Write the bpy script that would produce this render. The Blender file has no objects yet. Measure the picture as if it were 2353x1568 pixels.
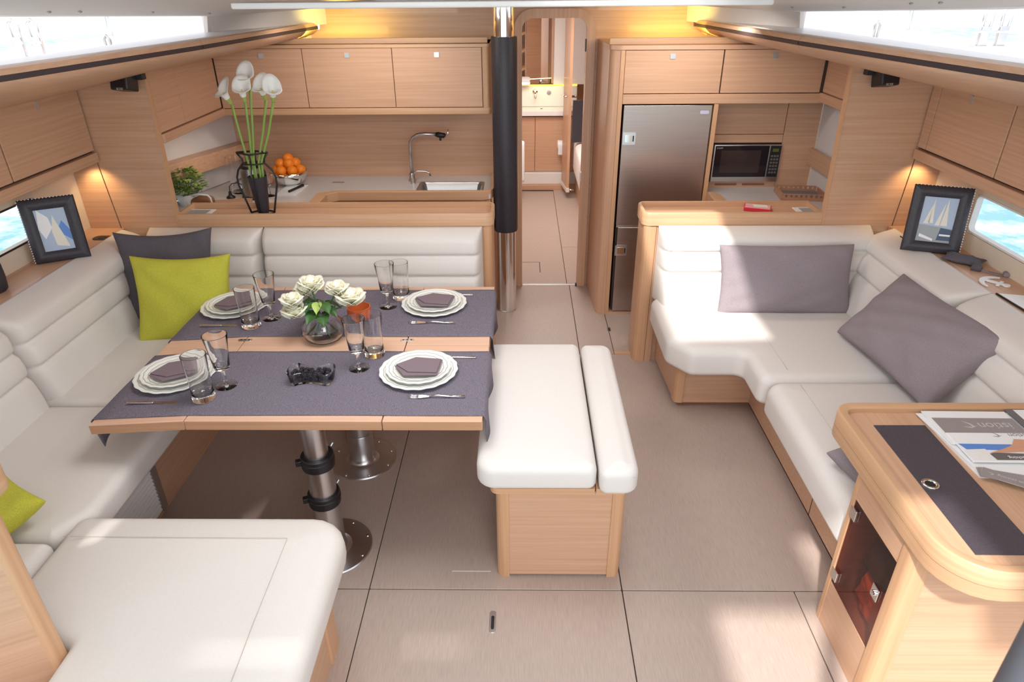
import bpy, bmesh, math, random
from mathutils import Vector, Matrix
random.seed(7)
PI = math.pi
S = bpy.context.scene
COL = S.collection

# ------------------------------------------------------------------ camera
pitch, yaw, roll = 0.494119671, -0.0175304195, -0.0085
fw = Vector((math.sin(yaw)*math.cos(pitch), math.cos(yaw)*math.cos(pitch), -math.sin(pitch)))
rt = Vector((math.cos(yaw), -math.sin(yaw), 0)); up = rt.cross(fw)
r2 = rt*math.cos(roll)+up*math.sin(roll); u2 = -rt*math.sin(roll)+up*math.cos(roll)
cd = bpy.data.cameras.new('camera'); cam = bpy.data.objects.new('camera', cd); COL.objects.link(cam)
mw = Matrix((( r2.x, u2.x, -fw.x, 0.0), (r2.y, u2.y, -fw.y, 0.0), (r2.z, u2.z, -fw.z, 2.15), (0, 0, 0, 1)))
cam.matrix_world = mw
cd.lens = 1540*36/2353; cd.sensor_width = 36; cd.clip_start = 0.02
cd.dof.use_dof = True; cd.dof.focus_distance = 2.9; cd.dof.aperture_fstop = 7.0
S.camera = cam

# ------------------------------------------------------------------ light
w = bpy.data.worlds.new('sky'); S.world = w; w.use_nodes = True
bg = w.node_tree.nodes['Background']; bg.inputs[0].default_value = (0.92, 0.95, 1.0, 1); bg.inputs[1].default_value = 1.8
def lamp(name, kind, loc, power, color=(1, 1, 1), size=None, direction=None, **kw):
    l = bpy.data.lights.new(name, kind); l.energy = power; l.color = color
    if kind == 'AREA':
        l.shape = 'RECTANGLE'; l.size, l.size_y = size
    for k, v in kw.items(): setattr(l, k, v)
    o = bpy.data.objects.new(name, l); COL.objects.link(o); o.location = loc
    if direction: o.rotation_euler = Vector(direction).to_track_quat('-Z', 'Y').to_euler()
    return o
lamp('sun', 'SUN', (0, 0, 6), 5.5, (1, .965, .9), direction=(.35, .8, -1), angle=.035)
lamp('companionway_daylight', 'AREA', (0.0, -0.55, 2.5), 58, (1, .97, .95), (1.9, 1.1), (0.0, 1.0, -.62))
lamp('saloon_fill', 'AREA', (-.62, 2.2, 2.10), 13, (1, .97, .95), (.6, .6), (0, 0.1, -1))  # fill light added below the closed roof, no opening above it
lamp('hatch_daylight', 'AREA', (.45, 2.25, 2.28), 10, (.97, .98, 1), (.45, 1.1), (0, 0, -1))
lamp('galley_fill', 'AREA', (-.9, 4.15, 1.95), 5, (1, .93, .84), (.8, .15), (0, .25, -1))  # this and the next: fill lights added over the galley, no fittings modelled
lamp('galley_fill.001', 'AREA', (.9, 4.0, 1.95), 5, (1, .93, .84), (.6, .15), (0, .25, -1))
lamp('forecabin_daylight', 'AREA', (.2, 6.3, 1.98), 30, (1, .97, .92), (.7, 1.2), (0, 0, -1))
lamp('cove_light', 'AREA', (-1.45, 4.66, 1.845), 3.4, (1, .80, .16), (1.0, .05), (0, 1, .35))
lamp('cove_light.001', 'AREA', (1.15, 4.66, 1.845), 2.8, (1, .80, .16), (.8, .05), (0, 1, .35))
lamp('reading_light', 'SPOT', (-2.38, 3.62, 1.265), 2.8, (1, .70, .34), direction=(.05, .45, -1), spot_size=1.9, spot_blend=.8, shadow_soft_size=.015)
lamp('reading_light.001', 'SPOT', (2.16, 3.62, 1.265), 2.8, (1, .70, .34), direction=(-.05, .45, -1), spot_size=1.9, spot_blend=.8, shadow_soft_size=.015)
lamp('under_locker_light', 'AREA', (-2.02, 4.3, 1.36), .9, (1, .85, .62), (.1, .6), (-.4, 0, -1))
lamp('forecabin_door_fill', 'AREA', (-.28, 6.7, 1.3), 7, (1, .96, .9), (.9, .7), (1, .1, 0))  # fill light added to brighten the open washroom door, wall behind is closed
lamp('mirror_light', 'AREA', (.2, 7.86, 1.15), .5, (1, .9, .35), (.5, .03), (0, .3, -1))

S.view_settings.view_transform = 'Standard'; S.view_settings.look = 'None'
S.view_settings.gamma = 1; S.view_settings.exposure = 0.0; S.view_settings.use_curve_mapping = False

# ------------------------------------------------------------------ materials
def mat(name, color, rough=.5, metal=0.0, **kw):
    m = bpy.data.materials.new(name); m.use_nodes = True
    b = m.node_tree.nodes['Principled BSDF']
    b.inputs['Base Color'].default_value = (*color, 1); b.inputs['Roughness'].default_value = rough; b.inputs['Metallic'].default_value = metal
    for k, v in kw.items(): b.inputs[k].default_value = v
    return m
def nodes(m): return m.node_tree.nodes, m.node_tree.links, m.node_tree.nodes['Principled BSDF']
def streak(m, c1, c2, scale, nscale=1.0, detail=4, bump=0.0, coord='Object', contrast=(.3, .7)):
    N, L, b = nodes(m)
    tc = N.new('ShaderNodeTexCoord'); mp = N.new('ShaderNodeMapping'); mp.inputs['Scale'].default_value = scale
    n = N.new('ShaderNodeTexNoise'); n.inputs['Scale'].default_value = nscale; n.inputs['Detail'].default_value = detail
    r = N.new('ShaderNodeValToRGB'); r.color_ramp.elements[0].position = contrast[0]; r.color_ramp.elements[1].position = contrast[1]
    r.color_ramp.elements[0].color = (*c1, 1); r.color_ramp.elements[1].color = (*c2, 1)
    L.new(tc.outputs[coord], mp.inputs[0]); L.new(mp.outputs[0], n.inputs['Vector']); L.new(n.outputs[0], r.inputs[0]); L.new(r.outputs[0], b.inputs['Base Color'])
    if bump:
        bp = N.new('ShaderNodeBump'); bp.inputs['Strength'].default_value = bump; bp.inputs['Distance'].default_value = .002
        L.new(n.outputs[0], bp.inputs['Height']); L.new(bp.outputs[0], b.inputs['Normal'])
    return m
def wood(name, axis, k=1.0, tint=(1, 1, 1)):
    sc = [80, 80, 80]
    for a_ in axis: sc['xyz'.index(a_)] = 1.5
    c1 = (.53*k*tint[0], .302*k*tint[1], .185*k*tint[2]); c2 = (.65*k*tint[0], .398*k*tint[1], .262*k*tint[2])
    m = mat(name, c2, .42); m.node_tree.nodes['Principled BSDF'].inputs['Coat Weight'].default_value = .12
    return streak(m, c1, c2, sc, 1.0, 5, .05, contrast=(.25, .75))
WX, WY, WZ = wood('oak_grain_across', 'x'), wood('oak_grain_along', 'y'), wood('oak_grain_up', 'z')
WT = wood('oak_table', 'x', 1.2, (1.02, 1.08, 1.18))
WTE = wood('oak_table_edge', 'x', .85, (1, .9, .8))
SOLID = wood('oak_solid_edge', 'xy', 1.0, (1.02, 1.02, .92))
SOLIDZ = wood('oak_solid_upright', 'z', 1.0, (1.02, .98, .86))
DARKGAP = mat('dark_joint', (.05, .03, .025), .8)
FLOORM = streak(mat('floor_laminate', (.4, .3, .25), .42), (.41, .315, .27), (.50, .395, .345), (260, 16, 260), 1.0, 4, .04, contrast=(.25, .75))
CUSH = streak(mat('cream_upholstery', (.7, .67, .62), .62), (.735, .69, .66), (.765, .72, .69), (220, 220, 220), 1.0, 3, .12)
CUSHSEAM = mat('cream_seam', (.52, .48, .45), .7)
WHITE = mat('white_gelcoat', (.82, .80, .79), .3)
OFFW = mat('white_headliner', (.78, .75, .73), .55)
HULL = mat('beige_hull_lining', (.72, .62, .50), .5)
HULLW = mat('pale_hull_lining', (.70, .66, .66), .45)
COUNTER = streak(mat('grey_worktop', (.6, .58, .58), .3), (.56, .53, .53), (.66, .63, .63), (300, 300, 300), 1.0, 2)
STEEL = mat('brushed_steel', (.45, .44, .44), .38, 1.0)
STEELD = streak(mat('brushed_steel_door', (.55, .45, .40), .28, .95), (.44, .36, .325), (.50, .41, .37), (2, 2, 300), 1.0, 2)
CHROME = mat('chrome', (.85, .84, .83), .08, 1.0)
SATIN = mat('satin_steel', (.66, .65, .66), .3, 1.0)
BLACK = mat('black_plastic', (.015, .013, .015), .4)
LEATHER = streak(mat('black_leather', (.03, .027, .035), .45), (.022, .019, .026), (.045, .04, .052), (200, 200, 200), 1.0, 2, .2)
DARKSTRIP = mat('dark_strip', (.045, .03, .035), .5)
RUN = streak(mat('grey_linen', (.1, .09, .12), .9), (.085, .074, .10), (.25, .22, .275), (260, 600, 420), 1.0, 2, .3, contrast=(.33, .67))
GREYP = streak(mat('grey_pillow_cloth', (.16, .13, .15), .9), (.235, .195, .215), (.33, .28, .305), (400, 400, 400), 1.0, 2, .2)
DGREYP = streak(mat('dark_grey_pillow_cloth', (.1, .09, .11), .9), (.07, .062, .078), (.13, .115, .135), (400, 400, 400), 1.0, 2, .2)
GREENP = streak(mat('green_pillow_cloth', (.45, .46, .05), .85), (.44, .42, .03), (.56, .55, .07), (300, 300, 300), 1.0, 2, .15)
NAPK = mat('mauve_napkin_cloth', (.21, .155, .18), .85)
PORC = mat('white_porcelain', (.86, .86, .82), .16)
PORCLINE = mat('grey_glaze_line', (.30, .29, .25), .3)
GLASS = mat('clear_glass', (1, 1, 1), 0.0, 0.0, **{'Transmission Weight': 1.0, 'IOR': 1.5})
CUT = mat('polished_cutlery', (.75, .74, .74), .16, 1.0)
GREEN = mat('leaf_green', (.05, .13, .03), .45)
LGREEN = mat('light_leaf_green', (.38, .50, .12), .5)
STEMG = mat('stem_green', (.26, .40, .09), .4)
PETAL = mat('cream_petal', (.92, .87, .68), .5, **{'Subsurface Weight': .15})
CALLA = streak(mat('calla_white', (.9, .9, .88), .45), (.92, .92, .9), (.9, .9, .86), (3, 3, 3))
SPADIX = mat('calla_yellow', (.8, .6, .05), .6)
ORANGE = streak(mat('orange_peel', (.9, .25, .01), .45), (.85, .18, .005), (.95, .32, .02), (30, 30, 30), 1.0, 2)
BERRY = mat('blackberry', (.018, .012, .02), .3)
PAPER = mat('white_paper', (.85, .85, .86), .35)
GREYINK = mat('warm_grey_print', (.30, .26, .255), .4)
DGREYINK = mat('dark_grey_print', (.13, .115, .115), .4)
LIGHTINK = mat('pale_print', (.55, .52, .51), .4)
BLUEINK = mat('blue_sea_print', (.10, .25, .65), .35)
SKINC = mat('skin_tone_print', (.65, .33, .20), .4)
NAVY = mat('navy_print', (.05, .08, .15), .4)
SKYP = mat('pale_sky_print', (.42, .52, .68), .35)
SEAP = mat('grey_sea_print', (.32, .35, .37), .35)
SAILP = mat('ivory_sail_print', (.80, .76, .66), .4)
INSET = streak(mat('charcoal_leather_inset', (.06, .05, .065), .42), (.052, .043, .055), (.075, .064, .08), (250, 250, 250), 1.0, 2, .15)
RED = mat('red_card', (.65, .02, .05), .4)
PINK = mat('pink_card', (.75, .40, .40), .4)
OGLASS = mat('orange_glass', (.9, .25, .08), .05, 0.0, **{'Transmission Weight': .55, 'IOR': 1.4})
DISPLAY = mat('green_display', (.10, .13, .02), .3)
BROWNBAR = mat('bread_brown', (.28, .12, .06), .6)
LABELB = mat('pale_blue_label', (.55, .55, .75), .3)
WAX = mat('cream_wax', (.8, .72, .55), .5)
SPRAYG = mat('pot_plant_green', (.16, .27, .05), .55)
MIRROR = mat('mirror_glass', (.8, .8, .8), .03, 1.0)
SKINO = mat('orange_jacket', (.95, .30, .10), .7)
LEDY = mat('yellow_led', (1, .8, .1), .5)
for _m, _c in ((LEDY, (1, .62, .06)),):
    _b = _m.node_tree.nodes['Principled BSDF']; _b.inputs['Emission Color'].default_value = (*_c, 1); _b.inputs['Emission Strength'].default_value = 1.1
def pane_mat(name, tint, gloss):
    m = bpy.data.materials.new(name); m.use_nodes = True; N = m.node_tree.nodes; L = m.node_tree.links
    N.remove(N['Principled BSDF']); o = N['Material Output']
    t = N.new('ShaderNodeBsdfTransparent'); t.inputs[0].default_value = (*tint, 1)
    g = N.new('ShaderNodeBsdfGlossy'); g.inputs['Roughness'].default_value = .03
    x = N.new('ShaderNodeMixShader'); x.inputs[0].default_value = gloss
    L.new(t.outputs[0], x.inputs[1]); L.new(g.outputs[0], x.inputs[2]); L.new(x.outputs[0], o.inputs[0])
    return m
PANE = pane_mat('window_pane', (.97, .98, 1), .06)
SMOKE = pane_mat('smoked_acrylic', (.66, .50, .49), .10)
# sea water seen through the hull windows
SEA = mat('sea_water', (.1, .4, .42), .25)
_N, _L, _b = nodes(SEA)
_tc = _N.new('ShaderNodeTexCoord'); _n = _N.new('ShaderNodeTexNoise'); _n.inputs['Scale'].default_value = 1.1; _n.inputs['Detail'].default_value = 9; _n.inputs['Roughness'].default_value = .68
_r = _N.new('ShaderNodeValToRGB'); _r.color_ramp.elements[0].position = .44; _r.color_ramp.elements[0].color = (.07, .27, .30, 1); _r.color_ramp.elements[1].position = .60; _r.color_ramp.elements[1].color = (.50, .60, .64, 1)
_L.new(_tc.outputs['Object'], _n.inputs['Vector']); _L.new(_n.outputs[0], _r.inputs[0]); _L.new(_r.outputs[0], _b.inputs['Base Color'])

# ------------------------------------------------------------------ helpers
ORG = {}
def tag(o, label=None, cat=None, group=None, kind=None):
    if label: o['label'] = label
    if cat: o['category'] = cat
    if group: o['group'] = group
    if kind: o['kind'] = kind
    return o
def thing(name, label, cat, loc=(0, 0, 0), group=None, kind=None):
    o = bpy.data.objects.new(name, None); COL.objects.link(o); o.empty_display_size = .1
    o.location = loc; ORG[o] = Vector(loc)
    return tag(o, label, cat, group, kind)
def mk(name, bm, m, parent=None, smooth=False, bev=0.0, label=None, cat=None, group=None, kind=None, org=None, segs=2):
    bmesh.ops.recalc_face_normals(bm, faces=bm.faces)
    if parent is not None: off = ORG[parent]
    elif org is not None: off = Vector(org)
    else:
        xs = [v.co for v in bm.verts]
        off = Vector(((min(v.x for v in xs)+max(v.x for v in xs))/2, (min(v.y for v in xs)+max(v.y for v in xs))/2, min(v.z for v in xs)))
    for v in bm.verts: v.co -= off
    me = bpy.data.meshes.new(name); bm.to_mesh(me); bm.free()
    if smooth or bev:
        for p in me.polygons: p.use_smooth = True
    for mm in (m if isinstance(m, (list, tuple)) else [m]): me.materials.append(mm)
    o = bpy.data.objects.new(name, me); COL.objects.link(o)
    if parent is not None: o.parent = parent
    else: o.location = off
    ORG[o] = off
    if bev:
        md = o.modifiers.new('bevel', 'BEVEL'); md.width = bev; md.segments = segs; md.limit_method = 'ANGLE'; md.angle_limit = .6; md.harden_normals = True
    elif smooth == 'auto':
        md = o.modifiers.new('split', 'EDGE_SPLIT'); md.split_angle = .7
    return tag(o, label, cat, group, kind)
def B(): return bmesh.new()
def box(bm, x0, x1, y0, y1, z0, z1, mi=0):
    vs = [bm.verts.new((x, y, z)) for x in (x0, x1) for y in (y0, y1) for z in (z0, z1)]
    for f in ((0, 1, 3, 2), (4, 6, 7, 5), (0, 4, 5, 1), (2, 3, 7, 6), (0, 2, 6, 4), (1, 5, 7, 3)):
        bm.faces.new([vs[i] for i in f]).material_index = mi
    return vs
def bx(*a):
    bm = B(); box(bm, *a); return bm
def prism(bm, pts, d, mi=0):
    """closed polygon pts (3D) extruded by vector d"""
    d = Vector(d); a = [bm.verts.new(p) for p in pts]; b = [bm.verts.new(Vector(p)+d) for p in pts]
    bm.faces.new(a).material_index = mi; bm.faces.new(b[::-1]).material_index = mi
    n = len(a)
    for i in range(n): bm.faces.new((a[i], a[(i+1) % n], b[(i+1) % n], b[i])).material_index = mi
def pr(pts, d):
    bm = B(); prism(bm, pts, d); return bm
def outline(cs, rs, d=0.0, seg=6):
    """rounded polygon (counter-clockwise) inset by d"""
    n = len(cs); out = []
    P = [Vector(c) for c in cs]
    if not isinstance(rs, (list, tuple)): rs = [rs]*n
    for i in range(n):
        p = P[i]; a = (p-P[i-1]).normalized(); b = (P[(i+1) % n]-p).normalized()
        na = Vector((-a.y, a.x)); nb = Vector((-b.y, b.x))
        cr = a.x*b.y-a.y*b.x; dt = a.dot(b)
        q = p+(na+nb)*(d/(1+dt))
        r = rs[i]-d if cr > 0 else rs[i]+d
        r = max(r, .0005)
        t = r*math.tan(math.acos(max(-1, min(1, dt)))/2)
        s = 1 if cr > 0 else -1
        c = q-a*t+na*(s*r)
        a0 = math.atan2(-s*na.y, -s*na.x); th = math.acos(max(-1, min(1, dt)))*s
        for k in range(seg+1):
            g = a0+th*k/seg; out.append((c.x+r*math.cos(g), c.y+r*math.sin(g)))
    return out
def slab(bm, cs, rs, z0, z1, rt=0.0, rb=0.0, crown=0.0, seg=6, es=5, M=None, mi=0):
    M = M or (lambda a, b, c: (a, b, c)); rings = []
    if rb > 0:
        for k in range(es+1):
            g = PI/2*k/es; rings.append((rb*(1-math.sin(g)), z0+rb*(1-math.cos(g))))
    else: rings.append((0, z0))
    if rt > 0:
        for k in range(es+1):
            g = PI/2*k/es; rings.append((rt*(1-math.cos(g)), z1-rt*(1-math.sin(g))))
    else: rings.append((0, z1))
    if crown:
        wmin = min(max(c[0] for c in cs)-min(c[0] for c in cs), max(c[1] for c in cs)-min(c[1] for c in cs))
        stp = min(.028, (wmin/2-rt)*.8/4)
        for k in (1, 2, 3, 4): rings.append((rt+stp*k, z1+crown*math.sin(PI/2*k/4)))
    R = [[bm.verts.new(M(x, y, z)) for x, y in outline(cs, rs, d, seg)] for d, z in rings]
    n = len(R[0])
    for a, b in zip(R, R[1:]):
        for i in range(n): bm.faces.new((a[i], a[(i+1) % n], b[(i+1) % n], b[i])).material_index = mi
    bm.faces.new(R[0][::-1]).material_index = mi; bm.faces.new(R[-1]).material_index = mi
def sl(*a, **k):
    bm = B(); slab(bm, *a, **k); return bm
def rect(x0, x1, y0, y1): return [(x0, y0), (x1, y0), (x1, y1), (x0, y1)]
def tube(bm, pts, r, seg=10, caps=True, mi=0):
    pts = [Vector(p) for p in pts]; n = len(pts)
    rs = r if isinstance(r, (list, tuple)) else [r]*n
    t0 = (pts[1]-pts[0]).normalized(); nrm = t0.orthogonal().normalized(); rings = []
    for i, p in enumerate(pts):
        t = (pts[min(i+1, n-1)]-pts[max(i-1, 0)]).normalized()
        nrm = (nrm-t*nrm.dot(t)).normalized(); bn = t.cross(nrm)
        rings.append([bm.verts.new(p+(nrm*math.cos(2*PI*k/seg)+bn*math.sin(2*PI*k/seg))*rs[i]) for k in range(seg)])
    for a, b in zip(rings, rings[1:]):
        for k in range(seg): bm.faces.new((a[k], a[(k+1) % seg], b[(k+1) % seg], b[k])).material_index = mi
    if caps:
        bm.faces.new(rings[0][::-1]).material_index = mi; bm.faces.new(rings[-1]).material_index = mi
def tb(*a, **k):
    bm = B(); tube(bm, *a, **k); return bm
def lathe(bm, c, prof, seg=32, wob=None, mi=0):
    """prof: (r, z) list from bottom centre outwards; closes at r=0 ends"""
    rings = []
    for r, z in prof:
        if r < 1e-6: rings.append([bm.verts.new((c[0], c[1], c[2]+z))])
        else:
            rings.append([bm.verts.new((c[0]+r*(wob(2*PI*k/seg, r) if wob else 1)*math.cos(2*PI*k/seg), c[1]+r*(wob(2*PI*k/seg, r) if wob else 1)*math.sin(2*PI*k/seg), c[2]+z)) for k in range(seg)])
    for a, b in zip(rings, rings[1:]):
        if len(a) == 1 and len(b) == 1: continue
        for k in range(seg):
            if len(a) == 1: f = (a[0], b[k], b[(k+1) % seg])
            elif len(b) == 1: f = (a[k], a[(k+1) % seg], b[0])
            else: f = (a[k], a[(k+1) % seg], b[(k+1) % seg], b[k])
            bm.faces.new(f).material_index = mi
def la(*a, **k):
    bm = B(); lathe(bm, *a, **k); return bm
def spaced(L, r, n):
    e = [r*(1-math.cos(PI/2*k/5)) for k in range(6)]
    mid = [r+(L-2*r)*k/n for k in range(1, n)]
    return e+mid+[L-v for v in reversed(e)]
def pad(bm, O, U, V, N, L, H, T, ch=(), r=.05, nu=14, nv=46, depth=.016, cw=.012):
    """upholstered back pad; T(v) thickness; ch = heights of sewn channels"""
    O, U, V, N = map(Vector, (O, U, V, N)); us = spaced(L, r, nu); vs = spaced(H, r, nv)
    def fall(s, T0):
        s = min(s, T0); return math.sqrt(max(0, 1-(1-min(s/r, 1))**2))
    G = []
    for v in vs:
        row = []
        for u in us:
            e = fall(u, 9)*fall(L-u, 9)*fall(v, 9)*fall(H-v, 9)
            c = sum(math.exp(-((v-h)/cw)**2) for h in ch)*depth
            edges = [0]+list(ch)+[H]
            puff = 0
            for a, b in zip(edges, edges[1:]):
                if a <= v <= b: puff = .010*math.sin(PI*(v-a)/(b-a))
            wgt = T(v/H)*e
            row.append(bm.verts.new(O+U*u+V*v+N*(wgt+(puff-c)*(e**.5))))
        G.append(row)
    for i in range(len(vs)-1):
        for j in range(len(us)-1): bm.faces.new((G[i][j], G[i][j+1], G[i+1][j+1], G[i+1][j]))
    edge = G[0]+[G[i][-1] for i in range(1, len(vs))]+G[-1][-2::-1]+[G[i][0] for i in range(len(vs)-2, 0, -1)]
    bk = [bm.verts.new(v.co-N*.01) for v in edge]; n = len(edge)
    for i in range(n): bm.faces.new((edge[i], edge[(i+1) % n], bk[(i+1) % n], bk[i]))
    bm.faces.new(bk)
def pillow(bm, W, H, T, seed, n=26, droop=0.0, pin=.07, wr=.008):
    """scatter cushion in its own XZ plane, thickness along Y, base at z=0"""
    rd = random.Random(seed); ph = [rd.uniform(0, 6.28) for _ in range(8)]
    for s in (1, -1):
        pass
    grid = {}
    for s in (1, -1):
        for i in range(n+1):
            for j in range(n+1):
                u = -math.cos(PI*i/n); v = -math.cos(PI*j/n)
                x = u*W/2*(1-pin*(1-v*v)); z = v*H/2*(1-pin*(1-u*u))
                t = T/2*((1-u**2)*(1-v**2))**.36
                t *= 1+.10*math.sin(3*u+ph[0])*math.cos(2.5*v+ph[1])
                t += wr*((1-u*u)*(1-v*v))**.5*(math.sin(7*u+5*v+ph[2]+1.5*math.sin(3*v+ph[4]))*.6+math.sin(12*v-8*u+ph[3])*.35+math.sin(19*u+11*v+ph[5])*.2)*(abs(u*v)**.5+.35)
                z -= droop*(1-u*u)*max(0, v)
                if (i in (0, n) or j in (0, n)):
                    if s == -1: continue
                    t = 0
                grid[(s, i, j)] = bm.verts.new((x, s*t, z+H/2))
    for (i, j) in [(i, j) for i in range(n+1) for j in range(n+1) if i in (0, n) or j in (0, n)]: grid[(-1, i, j)] = grid[(1, i, j)]
    for s in (1, -1):
        for i in range(n):
            for j in range(n): bm.faces.new((grid[(s, i, j)], grid[(s, i+1, j)], grid[(s, i+1, j+1)], grid[(s, i, j+1)]))
def place(bm, loc, rx=0, ry=0, rz=0):
    M = Matrix.Translation(loc) @ Matrix.Rotation(rz, 4, 'Z') @ Matrix.Rotation(ry, 4, 'Y') @ Matrix.Rotation(rx, 4, 'X')
    bmesh.ops.transform(bm, matrix=M, verts=bm.verts); return bm
def dup(root, loc=None, rotz=0.0, label=None, group=None):
    r = root.copy(); COL.objects.link(r)
    if loc is not None: r.location = loc
    r.rotation_euler = (0, 0, rotz)
    if label: r['label'] = label
    if group: r['group'] = group
    for ch in list(root.children):
        c = ch.copy(); COL.objects.link(c); c.parent = r
        for g in list(ch.children):
            d = g.copy(); COL.objects.link(d); d.parent = c
    return r
def text(name, body, size, loc, rot, m, parent=None, font_shear=0.0):
    c = bpy.data.curves.new(name, 'FONT'); c.body = body; c.size = size; c.extrude = .0002; c.align_x = 'CENTER'; c.align_y = 'CENTER'; c.shear = font_shear
    q = bpy.data.objects.new('t', c); me = bpy.data.meshes.new_from_object(q); bpy.data.objects.remove(q); me.materials.clear(); me.materials.append(m)
    o = bpy.data.objects.new(name, me); COL.objects.link(o)
    if parent: o.parent = parent; o.location = Vector(loc)-ORG[parent]
    else: o.location = loc
    o.rotation_euler = rot; ORG[o] = Vector(loc); return o
def XB(s, b): return -.11+s*b          # distance b from the boat's centre line, s=-1 port, +1 starboard
def interp(st, y):
    if y >= st[0][0]: return st[0][1]
    for (a, va), (b, vb) in zip(st, st[1:]):
        if y >= b: return va+(vb-va)*(a-y)/(a-b)
    return st[-1][1]

# ================================================================== SETTING
# ---- floor: dark bed and separate sole panels
fl = mk('floor', bx(-2.7, 2.6, .3, 8.6, -.06, -.012), DARKGAP, kind='structure', org=(0, 0, 0))
g = .002
cells = [(-1.66, -.615, .6, 1.89), (-.615, .398, .6, 1.89), (.398, 1.08, .6, 1.89), (1.08, 1.9, .6, 1.89),
         (-1.66, -.615, 1.89, 3.70), (-.615, .398, 1.89, 3.81), (.398, 1.30, 1.89, 3.81),
         (-.615, .375, 3.81, 4.93), (.375, .60, 3.81, 4.93), (.60, .80, 3.845, 4.42), (-2.3, -.615, 3.70, 4.93), (.80, 2.2, 3.81, 4.93),
         (-.5, .357, 4.93, 7.65), (.357, 1.6, 4.93, 5.80), (.357, 1.6, 5.80, 6.62), (.357, 1.6, 6.62, 8.4)]
for (a, b, c, d) in cells:
    mk('floor_panel', sl(rect(a+g, b-g, c+g, d-g), .003, -.012, 0, rt=.0015, es=1, seg=1), FLOORM, fl)
mk('threshold_strip', bx(.60, .735, 3.81, 3.842, -.012, .004), SOLID, fl, bev=.002)
mk('threshold_strip', bx(.0, .43, 4.925, 4.955, -.012, .006), SATIN, fl, bev=.002, label='steel door sill strip')
mk('hatch_cut_line', bx(-.012, .152, 5.425, 5.431, -.012, .0006), DARKGAP, fl)
mk('hatch_cut_line', bx(.146, .152, 5.20, 5.431, -.012, .0006), DARKGAP, fl)
mk('hatch_cut_line', bx(-.29, -.13, 1.982, 1.986, -.01, .0006), CUSH, fl, label='pale hairline joint')
for (x, y, l) in ((-.113, 1.737, .05), (.604, 4.16, .035)):
    f = mk('floor_latch', sl(rect(x-.013, x+.013, y-l, y+l), .012, -.004, .0015, rt=.001, es=1), SATIN, fl, label='recessed steel lifting latch')
    mk('latch_ring', sl(rect(x-.006, x+.006, y-l*.7, y+l*.5), .005, .0012, .003), BLACK, f)

# ---- main bulkhead with the door opening
fr = B(); YB = 4.94
prism(fr, [(-2.45, YB, -.02), (-.002, YB, -.02), (-.002, YB, 2.12), (-1.34, YB, 2.12), (-1.36, YB, 1.87), (-2.45, YB, 1.66)], (0, .04, 0))
prism(fr, [(.432, YB, -.02), (2.25, YB, -.02), (2.25, YB, 1.66), (1.14, YB, 1.87), (1.12, YB, 2.12), (.432, YB, 2.12)], (0, .04, 0))
arc = [(-.002+.07-.07*math.cos(t), 1.857+.07*math.sin(t)) for t in [PI/2*k/8 for k in range(9)]]
arc2 = [(.432-.07+.07*math.cos(t), 1.857+.07*math.sin(t)) for t in [PI/2*k/8 for k in range(9)]][::-1]
prism(fr, [(-.002, YB, 2.12)]+[(x, YB, z) for x, z in arc]+[(x, YB, z) for x, z in arc2]+[(.432, YB, 2.12)], (0, .04, 0))
bulk = mk('wall_front', fr, WX, kind='structure')
fm = B()
oo = outline(rect(-.058, .49, 0, 1.985), [.001, .001, .13, .13], 0, 8); ii = outline(rect(-.002, .432, 0, 1.927), [.001, .001, .07, .07], 0, 8)
A0 = [[fm.verts.new((x, y, z)) for x, z in o] for o, y in ((oo, YB), (oo, YB-.030), (ii, YB-.030), (ii, YB+.055))]
n = len(oo)
for a, b in zip(A0, A0[1:]):
    for i in range(n-0):
        fm.faces.new((a[i], a[(i+1) % n], b[(i+1) % n], b[i]))
bmesh.ops.delete(fm, geom=[f for f in fm.faces if all(v.co.z < .01 for v in f.verts)], context='FACES')
tr = mk('trim_1', fm, WZ, kind='structure', smooth='auto')
d1 = thing('door_1', None, None, (.44, YB, 0), kind='structure')
mk('strike_plate', bx(.425, .432, YB-.01, YB+.03, .83, .90), SATIN, d1)
mk('hinge', bx(.425, .432, YB-.01, YB+.03, 1.72, 1.80), DARKSTRIP, d1)
mk('rubber_stop', bx(.42, .432, YB-.03, YB-.005, .0, .02), BLACK, d1)

# ---- ceiling, coachroof sides and side windows, valances, lockers : both sides
zed = [(4.94, 2.0), (4.0, 1.99), (2.5, 2.052), (1.0, 2.13), (-.2, 2.2)]
bwn = [(4.94, 1.20), (4.0, 1.58), (2.45, 1.68), (1.0, 1.76), (-.2, 1.82)]
sea = [(4.86, 1.24), (4.2, 1.305), (3.38, 1.385), (2.3, 1.545), (1.4, 1.70), (.2, 1.92)]
YS = [4.94, 4.6, 4.2, 4.0, 3.4, 2.9, 2.5, 2.0, 1.5, 1.0, .4, -.2]
ce = B()
for s in (-1, 1):
    rows = []
    for y in YS:
        b = interp(bwn, y); z = interp(zed, y)
        rows.append([ce.verts.new((XB(s, b+.02), y, z)), ce.verts.new((XB(s, b-.10), y, z+.004)), ce.verts.new((XB(s, b-.42 if y < 4.5 else b-.3), y, z+.085)), ce.verts.new((XB(s, .86), y, z+.095)),
                     ce.verts.new((XB(s, .86), y, z+.25)), ce.verts.new((XB(s, b+.12), y, z+.25)), ce.verts.new((XB(s, b+.12), y, z+.04)), ce.verts.new((XB(s, b+.02), y, z+.03))])  # outer overhang added to keep direct sun out of the side windows
    for a, b in zip(rows, rows[1:]):
        for k in range(8): ce.faces.new((a[k], a[(k+1) % 8], b[(k+1) % 8], b[k]))
    ce.faces.new(rows[0]); ce.faces.new(rows[-1])
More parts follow.
